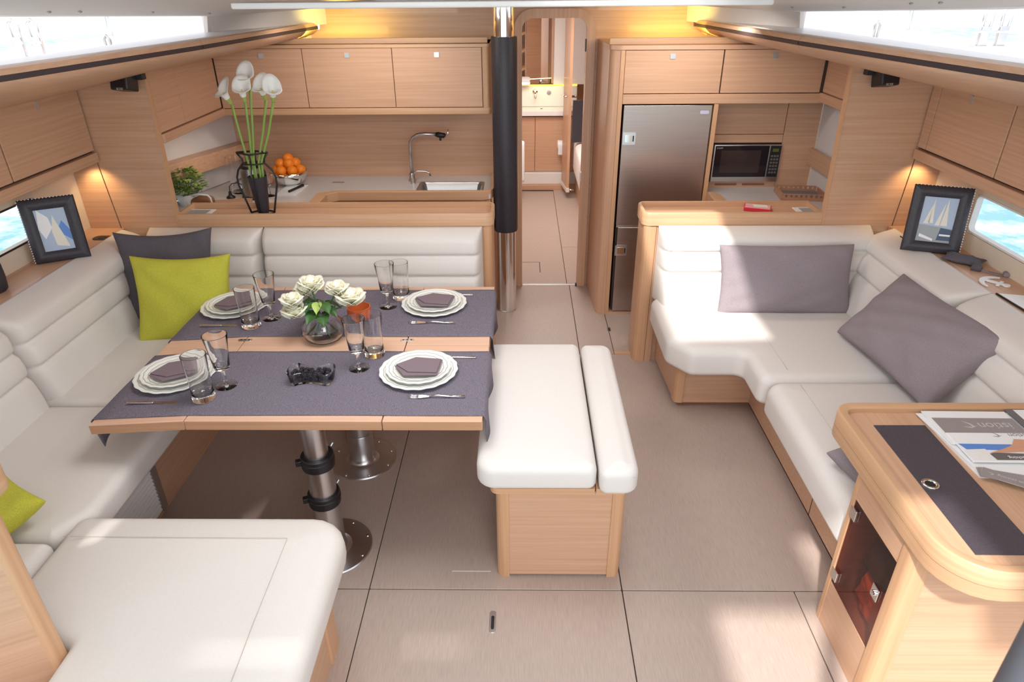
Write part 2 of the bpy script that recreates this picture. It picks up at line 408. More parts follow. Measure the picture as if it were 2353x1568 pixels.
# middle part of the roof, with the deck hatch (x .20-.69, y 1.67-2.85) and the companionway (y < .41, x > -.05) left open; unseen pieces around the companionway shaped to trim the sun patches
for (a, b, c, d) in ((-.98, .20, .41, 4.98), (.69, .76, .41, 4.98), (.20, .69, .41, 1.67), (.20, .69, 2.85, 4.98), (-.98, -.05, -1.6, .41), (-.05, .40, .02, .41)):
    box(ce, a, b, c, d, 2.205, 2.26)
box(ce, -2.2, -.97, -1.6, -.19, 2.2, 2.26); box(ce, 1.25, 2.2, -1.6, -.19, 2.2, 2.26)
ceil = mk('ceiling', ce, OFFW, kind='structure', org=(0, 0, 2))
mk('ceiling_panel', sl(rect(-1.215, 1.037, 3.10, 3.28), [.01, .01, .06, .06], 2.051, 2.075, rt=.004, rb=.008), WHITE, ceil, smooth='auto')
mk('ceiling_panel', bx(-1.0, .78, 4.0, 4.93, 2.03, 2.05), WHITE, ceil)
for (x, y, z) in ((-1.632, 2.551, 2.067), (-1.616, 2.705, 2.062), (-1.587, 3.181, 2.042), (-1.568, 3.715, 2.016), (1.372, 3.209, 2.039), (1.379, 2.679, 2.068), (1.389, 2.511, 2.075), (1.323, 3.683, 2.024)):
    mk('ceiling_screw', la((x, y, z-.002), [(0, -.004), (.006, -.003), (.008, .001), (0, .004)], 10), STEEL, ceil, smooth=True)
for s in (-1, 1):
    side = 'port' if s < 0 else 'starboard'
    # inner face of the coachroof: pillar forward of the window + narrow sill
    f = B()
    def st(y, b, z): return (XB(s, b), y, z)
    pts = [(4.94, 1.20), (4.6, 1.345), (4.3, 1.465), (4.0, 1.585)]
    lo = [f.verts.new(st(y, b, 1.90)) for y, b in pts]; hi = [f.verts.new(st(y, b-.005, interp(zed, y)+.01)) for y, b in pts]
    lo2 = [f.verts.new(st(y, b+.04, 1.90)) for y, b in pts]; hi2 = [f.verts.new(st(y, b+.04, interp(zed, y)+.01)) for y, b in pts]
    for i in range(3):
        f.faces.new((lo[i], lo[i+1], hi[i+1], hi[i])); f.faces.new((lo2[i], hi2[i], hi2[i+1], lo2[i+1]))
    f.faces.new((lo[0], hi[0], hi2[0], lo2[0])); f.faces.new((lo[3], lo2[3], hi2[3], hi[3]))
    sw = mk('wall_coachroof_'+side, f, OFFW, kind='structure')
    f = B(); rows = []
    for y in [4.80, 4.5, 4.2, 4.0, 3.6, 3.2, 2.8, 2.4, 2.0, 1.6, 1.2, .6, .2]:
        b0 = interp(sea, y)-.012; b1 = interp(bwn, y)+.05
        rows.append([f.verts.new(st(y, b0+.02, 1.905)), f.verts.new(st(y, b0+.10, 1.905)), f.verts.new(st(y, b0+.105, 1.913)), f.verts.new(st(y, b1, 1.915)), f.verts.new(st(y, b1, 1.88)), f.verts.new(st(y, b0+.02, 1.88))])
    for a, b in zip(rows, rows[1:]):
        for k in range(6): f.faces.new((a[k], a[(k+1) % 6], b[(k+1) % 6], b[k]))
    f.faces.new(rows[0]); f.faces.new(rows[-1])
    mk('window_sill', f, WHITE, sw)
    # window of the coachroof
    f = B(); rows = []
    for y in (4.0, 3.2, 2.5, 1.5, .8):
        b = interp(bwn, y)+.012; zt = interp(zed, y)+.01
        rows.append([f.verts.new(st(y, b, 1.912)), f.verts.new(st(y, b-.004, zt)), f.verts.new(st(y, b+.008, zt)), f.verts.new(st(y, b+.012, 1.912))])
    for a, b in zip(rows, rows[1:]):
        for k in range(4): f.faces.new((a[k], a[(k+1) % 4], b[(k+1) % 4], b[k]))
    wn = mk('window_%d' % (1 if s < 0 else 2), f, PANE, kind='structure')
    f = B()
    for y in (4.0,):
        b = interp(bwn, y); prism(f, [st(y+.01, b+.005, 1.91), st(y-.05, b+.006, 1.91), st(y-.02, b+.003, interp(zed, y)+.01), st(y+.03, b+.003, interp(zed, y)+.01)], (s*.02, 0, 0))
    mk('window_frame', f, WHITE, wn)
    # deck fittings glimpsed outside the window
    for (xx, yy, big) in (((-2.36, 3.46, 1), (-2.10, 3.68, 0)) if s < 0 else ((2.36, 3.72, 1), (2.10, 4.40, 0))):
        t = thing('deck_fitting', ('pair of chrome shackles' if big else 'small steel eye bolt')+' on the white deck outside the %s coachroof window' % side, 'deck fitting', (xx, yy, 1.83))
        if big:
            for dx in (-.045, .045):
                mk('shackle', tb([(xx+dx-.018, yy, 1.90), (xx+dx-.022, yy, 1.985), (xx+dx, yy, 2.005), (xx+dx+.022, yy, 1.985), (xx+dx+.018, yy, 1.90)], .007), SATIN, t, smooth=True)
                mk('toggle', bx(xx+dx-.024, xx+dx+.024, yy-.012, yy+.012, 1.84, 1.93), SATIN, t, bev=.005)
                mk('pin', tb([(xx+dx-.034, yy-.014, 1.905), (xx+dx+.034, yy-.014, 1.905)], .006), CHROME, t, smooth='auto')
            mk('base_plate', bx(xx-.09, xx+.09, yy-.03, yy+.03, 1.83, 1.842), SATIN, t, bev=.002)
        else:
            mk('eye', tb([(xx-.01, yy, 1.83), (xx-.014, yy, 1.90), (xx, yy, 1.92), (xx+.014, yy, 1.90), (xx+.01, yy, 1.83)], .007), STEEL, t, smooth=True)
    dk = B(); prism(dk, [st(-.5, 2.06, 1.79), st(1.0, 1.90, 1.79), st(4.0, 1.68, 1.79), st(5.2, 1.50, 1.79), st(5.2, 2.75, 1.79), st(-.5, 2.75, 1.79)], (0, 0, .04))
    mk('trim_deck_'+side, dk, WHITE, kind='structure')
    tube_ = tb([(XB(s, 2.66), 0.2, 2.02), (XB(s, 2.66), 2.5, 2.02), (XB(s, 2.6), 5.4, 2.02)], .006, 8)
    lf = thing('guard_rail', 'thin steel guard rail along the deck edge outside the %s window' % side, 'rail', (XB(s, 2.66), 3, 1.84))
    mk('wire', tube_, SATIN, lf, smooth=True)
    for yy in (2.1, 3.5, 4.9): mk('stanchion', tb([(XB(s, 2.65), yy, 1.84), (XB(s, 2.65), yy, 2.10)], .012, 10), SATIN, lf, smooth=True)
    # valance: sloping soffit with nose, dark groove and joints
    va = mk('trim_valance_'+side, tb([st(.3, 2.0, 1.80), st(4.7, 1.6, 1.80)], .01, 6), DARKGAP, kind='structure')
    for (ya, yb) in ((4.86, 3.395), (3.387, .2)):
        f = B(); rows = []; nst = 9 if ya > 4 else 16
        for k in range(nst):
            y = ya+(yb-ya)*k/(nst-1); b = interp(sea, y)
            sec = [(2.34, 1.632), (b+.09, 1.826), (b+.035, 1.845), (b+.006, 1.866), (b, 1.878), (b+.004, 1.880), (b+.004, 1.892), (b, 1.894), (b+.006, 1.912), (b+.03, 1.916), (b+.05, 1.90), (2.34, 1.70)]
            rows.append([f.verts.new(st(y, bb, zz)) for bb, zz in sec])
        m_ = len(rows[0])
        for a, b in zip(rows, rows[1:]):
            for k in range(m_): f.faces.new((a[k], a[(k+1) % m_], b[(k+1) % m_], b[k]))
        f.faces.new(rows[0]); f.faces.new(rows[-1])
        mk('valance_panel', f, WY, va, smooth='auto')
        f = B(); rows = []
        for k in range(nst):
            y = ya+(yb-ya)*k/(nst-1); b = interp(sea, y)
            rows.append([f.verts.new(st(y, b-.0015, 1.8755)), f.verts.new(st(y, b-.0015, 1.8925)), f.verts.new(st(y, b+.01, 1.8925)), f.verts.new(st(y, b+.01, 1.8755))])
        for a, b in zip(rows, rows[1:]):
            for k in range(4): f.faces.new((a[k], a[(k+1) % 4], b[(k+1) % 4], b[k]))
        f.faces.new(rows[0]); f.faces.new(rows[-1])
        mk('groove_strip', f, DARKSTRIP, va)
    # partition between saloon and galley (outboard bulkhead)
    bi = 1.89 if s < 0 else 1.83
    f = B()
    prism(f, [st(3.72, bi, .60), st(3.72, bi-.02, 1.78), st(3.72, 2.61, 1.63), st(3.72, 2.58, .60)], (0, .025, 0))
    pt = mk('wall_partition_'+side, f, DARKGAP, kind='structure')
    f = B(); prism(f, [st(3.712, bi+.002, .62), st(3.712, bi-.024, 1.775), st(3.712, 2.31, 1.655), st(3.712, 2.246, 1.29), st(3.712, 2.20, .62)], (0, .012, 0))
    mk('wood_panel', f, WX, pt, bev=.001)
    f = B(); prism(f, [st(3.712, 2.206, .62), st(3.712, 2.252, 1.29), st(3.712, 2.316, 1.653), st(3.712, 2.60, 1.61), st(3.712, 2.58, .62)], (0, .012, 0))
    mk('wood_panel', f, WX, pt, bev=.001)
    f = B(); prism(f, [st(3.708, bi-.004, .60), st(3.708, bi-.030, 1.79), st(3.708, bi-.022, 1.79), st(3.708, bi+.004, .60)], (0, .04, 0))
    mk('edge_trim', f, SOLIDZ, pt)
    # hull lining with a long low window
    f = B(); hb = 2.40
    for (y0, y1, z0, z1) in ((3.34, 3.72, .85, 1.32), (.2, 3.34, .85, 1.005 if s < 0 else .99), (.2, 3.34, 1.185, 1.32), (.2, 1.9, 1.0, 1.19)):
        box(f, XB(s, hb), XB(s, hb+.03), y0, y1, z0, z1)
    hw = mk('wall_'+side, f, HULL, kind='structure')
    f = B(); slab(f, rect(1.9, 3.34, 1.0, 1.19), .03, 0, .006, M=lambda a, b_, c: (XB(s, hb+.024)+s*c, a, b_))
    hn = mk('window_%d' % (3 if s < 0 else 4), f, PANE, kind='structure')
    f = B(); o1 = outline(rect(1.90, 3.345, .995, 1.19), .035, 0, 6); o2 = outline(rect(1.90, 3.345, .995, 1.19), .035, .009, 6)
    RR = [[f.verts.new((XB(s, bb), a, c)) for a, c in o] for o, bb in ((o1, hb+.03), (o1, hb-.003), (o2, hb-.003), (o2, hb+.03))]
    for a, b in zip(RR, RR[1:]):
        for i in range(len(a)): f.faces.new((a[i], a[(i+1) % len(a)], b[(i+1) % len(b)], b[i]))
    mk('window_frame', f, (BLACK if s < 0 else OFFW), hn)
    if s > 0:
        mk('window_screw', la((0, 0, 0), [(0, -.002), (.006, -.002), (.006, .002), (0, .002)], 8), SATIN, hn).location = Vector((XB(s, hb-.004), 2.86, .955))-ORG[hn]
    # side shelf
    f = sl([(XB(s, 2.2), .5), (XB(s, 2.42), .5), (XB(s, 2.42), 3.71), (XB(s, 2.2), 3.71)] if s > 0 else [(XB(s, 2.42), .5), (XB(s, 2.2), .5), (XB(s, 2.2), 3.71), (XB(s, 2.42), 3.71)], .002, .865, .90, rt=.006)
    mk('trim_shelf_'+side, f, SOLID if 0 else WY, kind='structure', smooth='auto')
    # upper lockers over the shelf
    fb = 2.235
    lk = thing('upper_locker', 'long oak upper locker with hinged doors and a chrome latch on the %s side' % side, 'locker', (XB(s, fb), 2.5, 1.30))
    mk('body', bx(*sorted((XB(s, fb+.018), XB(s, fb+.30))), .3, 3.70, 1.33, 1.66), DARKGAP, lk)
    ds = ((3.042, 3.70), (2.30, 3.036), (1.2, 2.294)) if s < 0 else ((3.045, 3.622), (2.30, 3.039), (1.2, 2.294))
    for i, (y0, y1) in enumerate(ds):
        dr = mk('locker_door', bx(*sorted((XB(s, fb), XB(s, fb+.018))), y0+.002, y1-.002, 1.345, 1.668), WY, lk, bev=.003)
        yl = 3.36 if i == 0 else (y0+y1)/2
        lt = mk('latch', sl(rect(yl-.013, yl+.013, 1.615, 1.655), .006, 0, .004, M=lambda a, b_, c: (XB(s, fb)-s*c, a, b_)), SATIN, dr, smooth='auto')
    if s > 0: mk('filler_strip', bx(*sorted((XB(s, fb), XB(s, fb+.018))), 3.626, 3.70, 1.345, 1.668), WY, lk, bev=.002)
    mk('bottom_rail', bx(*sorted((XB(s, fb-.012), XB(s, fb+.03))), .3, 3.70, 1.283, 1.335), SOLID if 0 else WY, lk, bev=.004)
    mk('underside', bx(*sorted((XB(s, fb+.02), XB(s, 2.41))), .3, 3.70, 1.300, 1.32), WY, lk)
mk('trim_sea', bx(-30, 30, -20, 50, -.9, -.88), SEA, kind='structure')

# ================================================================== GALLEY, PORT
X0, X1, YF = -1.985, -.256, 4.60
t = thing('galley_wall_cabinet', 'oak wall cabinet of three doors above the port galley sink', 'cabinet', (-1.1, YF, 1.37))
mk('body', bx(X0, -.21, YF+.02, YB, 1.385, 1.80), WX, t)
xs = [-1.978, -1.403, -.829, -.258]
for a, b, lx in zip(xs, xs[1:], (-1.665, -1.116, -.544)):
    d = mk('cabinet_door', bx(a+.002, b-.002, YF, YF+.019, 1.419, 1.778), WX, t, bev=.002)
    l = mk('latch', sl(rect(lx-.016, lx+.016, 1.722, 1.752), .005, 0, .006, M=lambda a_, b_, c: (a_, YF-c, b_)), SATIN, d, smooth='auto')
    mk('button', la((0, 0, 0), [(0, 0), (.008, 0), (.008, .005), (0, .006)], 12), SATIN, l).matrix_local = Matrix.Translation(Vector((lx, YF-.005, 1.737))-ORG[l]) @ Matrix.Rotation(PI/2, 4, 'X')
mk('bottom_rail', sl(rect(X0, -.204, YF-.008, YF+.05), [.001, .02, .001, .001], 1.372, 1.415, rt=.004, rb=.006), SOLID, t, smooth='auto')
mk('end_stile', sl(rect(-.254, -.204, YF-.007, YB-.05), [.002, .028, .002, .002], 1.4155, 1.7795), SOLIDZ, t, smooth='auto')
mk('top_board', sl(rect(X0, -.20, YF-.008, YB), [.001, .028, .001, .001], 1.780, 1.800, rt=.004), SOLID, t, smooth='auto')
mk('fiddle_rail', bx(-1.95, -.22, YF+.03, YF+.045, 1.80, 1.835), SOLID, t, bev=.004)
mk('corner_gap', bx(-1.992, -1.980, YF-.005, YF+.02, 1.38, 1.80), DARKGAP, t)
t = thing('galley_side_cabinet', 'oak side cabinet with two doors in the port galley corner', 'cabinet', (-1.98, 4.2, 1.37))
mk('body', bx(-2.4, -1.995, 3.745, YB, 1.385, 1.75), DARKGAP, t)
for a, b in ((3.75, 4.055), (4.059, 4.592)):
    mk('cabinet_door', bx(-1.996, -1.98, a, b, 1.425, 1.765), WY, t, bev=.002)
mk('bottom_rail', bx(-2.40, -1.965, 3.745, YB-.01, 1.372, 1.42), WY, t, bev=.005)
# hull lining behind the galley
mk('wall_galley_port', pr([(-2.46, 3.75, .885), (-2.07, YB-.002, .885), (-2.11, YB-.002, .885), (-2.50, 3.75, .885)], (0, 0, .54)), HULLW, kind='structure')
mk('trim_2', pr([(-2.46, 3.75, 1.045), (-2.07, 4.935, 1.035), (-2.07, 4.935, 1.135), (-2.46, 3.75, 1.15)], (.11, 0, 0)), WY, kind='structure')
# countertop, L shaped
wt = thing('galley_worktop', 'pale grey galley worktop with oak front edge and a steel sink cut-out', 'worktop', (-1.2, 4.5, .84))
f = B()
for (a, b, c, d) in ((-2.28, -1.36, 3.95, YB), (-1.36, -.72, 4.44, YB), (-.72, -.28, 4.44, 4.50), (-.72, -.28, 4.755, YB), (-.28, -.215, 4.44, YB)): box(f, a, b, c, d, .85, .88)
mk('worktop_surface', f, COUNTER, wt)
mk('front_edge', pr([(-1.372, 3.97, .845), (-1.30, 3.97, .845), (-1.30, 4.36, .845), (-1.24, 4.42, .845), (-.26, 4.42, .845), (-.21, 4.45, .845), (-.195, 4.50, .845), (-.195, YB, .845), (-.222, YB, .845), (-.222, 4.50, .845), (-.26, 4.455, .845), (-1.26, 4.455, .845), (-1.372, 4.40, .845)], (0, 0, .062)), SOLID, wt, bev=.004)
mk('galley_front', bx(-1.30, -.21, 4.46, 4.48, 0, .85), WX, wt)
mk('galley_end', bx(-.215, -.195, 4.46, YB, 0, .85), WZ, wt)
mk('outlet_plug', bx(-1.36, -1.28, 4.74, 4.77, .880, .883), SATIN, wt)
sk = thing('sink', 'rectangular brushed steel sink under the tall tap', 'sink', (-.5, 4.62, .70))
f = B()
ob = [outline(rect(-.72+e, -.28-e, 4.50+e, 4.755-e), r_, 0, 5) for e, r_ in ((-.012, .03), (.0, .022), (.012, .03), (.022, .035), (.05, .03))]
R_ = [[f.verts.new((x, y, z)) for x, y in o] for o, z in zip(ob, (.8815, .8825, .87, .73, .705))]
for a, b in zip(R_, R_[1:]):
    for i in range(len(a)): f.faces.new((a[i], a[(i+1) % len(a)], b[(i+1) % len(b)], b[i]))
f.faces.new(R_[-1]); mk('basin', f, STEEL, sk, smooth='auto')
mk('drain', la((-.5, 4.6, .706), [(0, .001), (.03, .001), (.034, .003), (.034, 0)], 20), CHROME, sk)
tp = thing('kitchen_tap', 'tall brushed steel mixer tap with black spout end', 'tap', (-.79, 4.79, .88))
mk('base', la((-.79, 4.79, .88), [(0, 0), (.028, 0), (.028, .012), (.022, .02), (.022, .05), (.017, .06), (0, .06)], 20), SATIN, tp, smooth='auto')
arcp = [(-.79, 4.79, .92), (-.79, 4.79, 1.10), (-.785, 4.79, 1.15), (-.765, 4.788, 1.185), (-.73, 4.785, 1.205), (-.69, 4.78, 1.211), (-.60, 4.77, 1.211)]
mk('spout', tb(arcp, .0135, 14), SATIN, tp, smooth=True)
mk('spray_head', tb([(-.60, 4.77, 1.211), (-.585, 4.768, 1.209), (-.54, 4.762, 1.203), (-.535, 4.76, 1.196)], [.015, .019, .018, .008], 12), BLACK, tp, smooth=True)
mk('nozzle', tb([(-.57, 4.765, 1.195), (-.57, 4.765, 1.170)], .008, 10), BLACK, tp, smooth='auto')
mk('lever', tb([(-.535, 4.76, 1.205), (-.515, 4.755, 1.212), (-.512, 4.755, 1.25)], [.009, .008, .004], 10), CHROME, tp, smooth=True)
tp = thing('pump_tap', 'small curved steel water tap beside the tall mixer', 'tap', (-.775, 4.72, .88))
mk('base', la((-.775, 4.72, .88), [(0, 0), (.018, 0), (.018, .01), (.011, .016), (.011, .04), (0, .04)], 16), SATIN, tp, smooth='auto')
mk('spout', tb([(-.775, 4.72, .90), (-.775, 4.72, .94), (-.765, 4.72, .958), (-.74, 4.72, .968), (-.68, 4.72, .966), (-.658, 4.72, .958), (-.65, 4.72, .935)], .0065, 10), SATIN, tp, smooth=True)

# half-height walls with fiddled tray tops
def tray(nm, x0, x1, rounded, label):
    t = thing(nm, label, 'divider', ((x0+x1)/2, 3.8, 0))
    rr = [.002, .05, .05, .002] if rounded == 'r' else [.05, .002, .002, .05]
    mk('wall_core', bx(x0+(.03 if rounded == 'l' else 0), x1-(.03 if rounded == 'r' else 0), 3.735, 3.93, 0, .905), WX, t)
    mk('shelf_board', sl(rect(x0+.006, x1-.006, 3.722, 3.949), rr, .895, .945), WX, t, smooth='auto')
    f = B(); o1 = [outline(rect(x0, x1, 3.715, 3.955), rr, d, 7) for d in (0, .004, .018, .022, .022)]
    RR = [[f.verts.new((x, y, z)) for x, y in o] for o, z in zip([o1[0], o1[0], o1[1], o1[2], o1[3]], (.900, .970, .976, .976, .940))]
    for a, b in zip(RR, RR[1:]):
        for i in range(len(a)): f.faces.new((a[i], a[(i+1) % len(a)], b[(i+1) % len(b)], b[i]))
    mk('fiddle_rim', f, SOLID, t, smooth='auto')
    px0, px1 = (x1-.085, x1-.012) if rounded == 'r' else (x0+.012, x0+.085)
    pp = [.002, .03, .03, .002] if rounded == 'r' else [.03, .002, .002, .03]
    mk('corner_post', sl(rect(px0, px1, 3.722, 3.945), pp, 0, .902), SOLIDZ, t, smooth='auto')
    if rounded == 'l': mk('post_filler', bx(x0+.087, x0+.125, 3.724, 3.93, 0, .902), WZ, t)
    return t
tray('galley_divider', -2.005, -.165, 'r', 'oak half-height galley divider with a fiddled tray top behind the port settee')
tray('galley_divider', .690, 1.715, 'l', 'oak half-height divider with a fiddled tray top in front of the fridge')
for (nm, a, b) in (('port', -2.0, -1.84), ('starboard', 1.60, 1.71)):
    t = thing('vent_tray', 'small %s framed inset vent at the end of the %s tray top' % ('white', nm), 'vent', (a, 3.85, .945))
    mk('frame', bx(a, b, 3.79, 3.90, .945, .951), PAPER, t, bev=.002)
    mk('inset', bx(a+(.0 if nm == 'port' else .03), b-(.025 if nm == 'port' else 0), 3.81, 3.88, .9505, .9525), SEAP, t)
t = thing('card_box', 'small red and pink card packet on the starboard tray top', 'box', (1.38, 3.86, .945))
place_ = lambda bm: place(bm, (1.385, 3.865, .945), rz=-.35)
mk('packet', place_(bx(-.075, .075, -.045, .045, 0, .022)), RED, t, bev=.002)
mk('cover', place_(bx(-.07, .07, -.042, .042, .022, .0235)), PINK, t)
mk('label_patch', place(bx(-.03, .05, -.02, .03, .0235, .0242), (1.39, 3.865, .945), rz=-.15), SAILP, t)

# things on the port galley worktop
ft = thing('fruit_bowl', 'chrome bowl full of oranges by the backsplash', 'bowl', (-1.645, 4.70, .88))
pf = [(0, .0), (.045, .0), (.05, .006), (.10, .03), (.125, .075), (.128, .10), (.124, .10), (.12, .076), (.095, .036), (.045, .012), (0, .012)]
mk('bowl', la((-1.645, 4.70, .88), pf, 36), CHROME, ft, smooth=True)
proto = None; k = 0
spots = [(-.07, -.04, .055), (0, -.075, .055), (.07, -.03, .055), (.03, .05, .055), (-.05, .05, .055), (0, 0, .06),
         (-.075, 0, .105), (-.03, -.06, .11), (.045, -.055, .11), (.085, .005, .105), (.03, .065, .105), (-.04, .06, .105), (.0, .0, .12), (-.045, -.01, .15), (.02, -.03, .155), (.05, .02, .15), (0.005, .035, .15), (.01, 0.0, .185)]
for (dx, dy, dz) in spots:
    r = .036
    bm = B(); bmesh.ops.create_uvsphere(bm, u_segments=16, v_segments=10, radius=r); 
    if proto is None:
        for v in bm.verts: v.co.z = v.co.z*.94+r*.94
        proto = mk('orange', bm, ORANGE, smooth=True, org=(0, 0, 0), cat='orange', group='oranges in the chrome fruit bowl', label='orange in the chrome fruit bowl'); o = proto
    else:
        bm.free(); o = proto.copy(); COL.objects.link(o)
    o.location = (-1.645+dx, 4.70+dy, .88+dz-.03)
nb = thing('notepad', 'white notepad lying on the worktop in front of the oranges', 'notepad', (-1.60, 4.55, .88))
mk('pages', pr([(-1.665, 4.43, .88), (-1.525, 4.42, .88), (-1.515, 4.68, .88), (-1.655, 4.69, .88)], (0, 0, .009)), PAPER, nb, bev=.001)
mk('binding', pr([(-1.655, 4.675, .889), (-1.516, 4.665, .889), (-1.515, 4.68, .889), (-1.655, 4.69, .889)], (0, 0, .001)), GREYINK, nb)
pn = thing('pen', 'thick black marker pen on the white notepad', 'pen', (-1.56, 4.55, .89))
mk('barrel', tb([(-1.585, 4.47, .897), (-1.55, 4.58, .897)], .0085, 10), BLACK, pn, smooth='auto')
mk('cap', tb([(-1.552, 4.573, .897), (-1.535, 4.63, .897)], .0095, 10), BLACK, pn, smooth='auto')
# kettle
kt = thing('kettle', 'steel and black electric kettle behind the vase of calla lilies', 'kettle', (-1.79, 4.40, .88))
mk('power_base', la((-1.79, 4.40, .88), [(0, 0), (.085, 0), (.085, .012), (.075, .022), (0, .022)], 28), BLACK, kt, smooth='auto')
mk('body', la((-1.79, 4.40, .902), [(0, 0), (.074, 0), (.074, .01), (.066, .16), (.062, .175), (0, .175)], 28), STEEL, kt, smooth='auto')
mk('lid', la((-1.79, 4.40, 1.077), [(0, 0), (.062, 0), (.06, .02), (.045, .032), (0, .036)], 24), BLACK, kt, smooth='auto')
mk('handle', tb([(-1.74, 4.37, 1.09), (-1.70, 4.35, 1.10), (-1.68, 4.34, 1.06), (-1.68, 4.34, .97), (-1.72, 4.36, .93)], .011, 10), BLACK, kt, smooth=True)
jg = thing('glass_jug', 'clear glass jug standing left of the kettle', 'jug', (-1.93, 4.52, .88))
mk('body', la((-1.93, 4.52, .88), [(0, 0), (.055, 0), (.058, .01), (.06, .12), (.066, .24), (.0625, .24), (.0565, .12), (.053, .016), (0, .014)], 28), GLASS, jg, smooth='auto')
mk('handle', tb([(-1.87, 4.50, 1.09), (-1.83, 4.49, 1.09), (-1.82, 4.49, 1.04), (-1.83, 4.49, .96), (-1.872, 4.50, .93)], .006, 8), GLASS, jg, smooth='auto')
jg = thing('drinking_glass', 'stemmed glass between the calla vase and the notepad', 'glass', (-1.70, 4.42, .88))
mk('body', la((-1.70, 4.42, .88), [(0, 0), (.032, 0), (.032, .003), (.006, .012), (.006, .06), (.03, .085), (.036, .15), (.033, .15), (.027, .09), (0, .07)], 24), GLASS, jg, smooth='auto')
cbd = thing('power_plug', 'black plug with a curled cable on the worktop corner', 'plug', (-1.95, 4.35, .88))
mk('plug', la((-1.95, 4.38, .88), [(0, 0), (.03, 0), (.028, .008), (.012, .02), (.008, .045), (0, .046)], 16), BLACK, cbd, smooth='auto')
mk('cable', tb([(-1.95, 4.38, .92), (-1.95, 4.39, .955), (-1.935, 4.40, .97), (-1.90, 4.41, .975), (-1.87, 4.41, .96), (-1.85, 4.405, .92), (-1.84, 4.40, .89)], .003, 8), BLACK, cbd, smooth=True)
cb = thing('cutting_board', 'dark wooden board lying at the back of the port worktop', 'board', (-2.0, 4.15, .88))
mk('board', place(sl(rect(-.13, .13, -.09, .09), .015, 0, .015, rt=.003), (-1.89, 4.22, .88), rz=.25), wood('board_wood', 'x', .8), cb, smooth='auto')
br = thing('bread_box', 'small brown loaf holder with a curved white wire handle', 'basket', (-2.07, 4.22, .88))
mk('loaf', place(sl(rect(-.075, .075, -.04, .04), .03, 0, .055, rt=.025), (-2.07, 4.22, .882)), BROWNBAR, br, smooth=True)
mk('tray', bx(-2.15, -1.99, 4.16, 4.28, .88, .886), PAPER, br, bev=.002)
mk('handle', tb([(-2.15, 4.18, .885), (-2.148, 4.18, .94), (-2.13, 4.18, .953), (-2.07, 4.18, .962), (-2.01, 4.18, .955), (-1.995, 4.18, .94), (-1.99, 4.18, .885)], .006, 10), PAPER, br, smooth=True)
pp = thing('potted_plant', 'bushy green herb in a white pot beside the oak partition', 'plant', (-2.165, 4.235, .88))
mk('pot', la((-2.165, 4.235, .88), [(0, 0), (.055, 0), (.072, .065), (.072, .075), (.066, .075), (.06, .06), (0, .058)], 28), PAPER, pp, smooth='auto')
lf = B(); rd = random.Random(3)
for i in range(520):
    a = rd.uniform(0, 2*PI); h = rd.uniform(0, 1); rr = (.025+.085*math.sin(PI*min(1, h*.75+.18)))*math.sqrt(rd.uniform(.15, 1))
    c = Vector((-2.155+rr*math.cos(a), 4.235+rr*math.sin(a), .955+h*.155))
    d = Vector((math.cos(a), math.sin(a), rd.uniform(-.2, .9))).normalized(); sd = d.cross(Vector((0, 0, 1))).normalized(); L_ = rd.uniform(.02, .038); q = rd.uniform(.3, .5)
    n_ = d.cross(sd)*.25*L_
    vs = [lf.verts.new(c), lf.verts.new(c+d*L_*.5+sd*L_*q), lf.verts.new(c+d*L_+n_), lf.verts.new(c+d*L_*.5-sd*L_*q)]
    lf.faces.new(vs).material_index = rd.choice((0, 0, 1))
mk('foliage', lf, [SPRAYG, LGREEN], pp, kind='stuff')
st_ = B()
for i in range(9):
    a = i*.7; tube(st_, [(-2.16, 4.235, .935), (-2.16+.03*math.cos(a), 4.235+.03*math.sin(a), 1.0), (-2.16+.06*math.cos(a), 4.235+.06*math.sin(a), 1.07)], .002, 6)
mk('stems', st_, SPRAYG, pp, kind='stuff')

# ================================================================== VASE OF CALLA LILIES (on the port tray)
VX, VY, VZ = -1.535, 3.835, .945
vs_ = thing('wire_vase', 'black vase with an open wire silhouette frame on the port tray top', 'vase', (VX, VY, VZ))
mk('inner_cone', la((VX+.005, VY, VZ), [(0, 0), (.028, 0), (.034, .02), (.055, .22), (.050, .22), (.03, .03), (0, .02)], 28), LEATHER, vs_, smooth='auto')
prof = [(.068, .004), (.085, .07), (.112, .17), (.112, .215), (.098, .255), (.062, .295), (.064, .32), (.088, .355)]
for k in range(2):
    a = PI*k
    mk('frame_wire', tb([(VX+math.cos(a)*r_, VY+math.sin(a)*r_*.3, VZ+z_) for r_, z_ in prof], .0058, 8), BLACK, vs_, smooth=True)
for k in range(2):
    a = PI/2+PI*k
    mk('frame_wire', tb([(VX+math.cos(a)*r_, VY+math.sin(a)*r_*.6, VZ+z_) for r_, z_ in prof], .004, 8), BLACK, vs_, smooth=True)
mk('rim_wire', tb([(VX-.088, VY-.0, VZ+.355), (VX, VY-.052, VZ+.352), (VX+.088, VY, VZ+.355), (VX, VY+.052, VZ+.352), (VX-.088, VY, VZ+.355)], .0055, 8), BLACK, vs_, smooth=True)
mk('neck_wire', tb([(VX+.062*math.cos(2*PI*k/16), VY+.04*math.sin(2*PI*k/16), VZ+.295) for k in range(17)], .004, 8), BLACK, vs_, smooth=True)
mk('foot_ring', tb([(VX+.068*math.cos(2*PI*k/16), VY+.04*math.sin(2*PI*k/16), VZ+.005) for k in range(17)], .005, 8), BLACK, vs_, smooth=True)
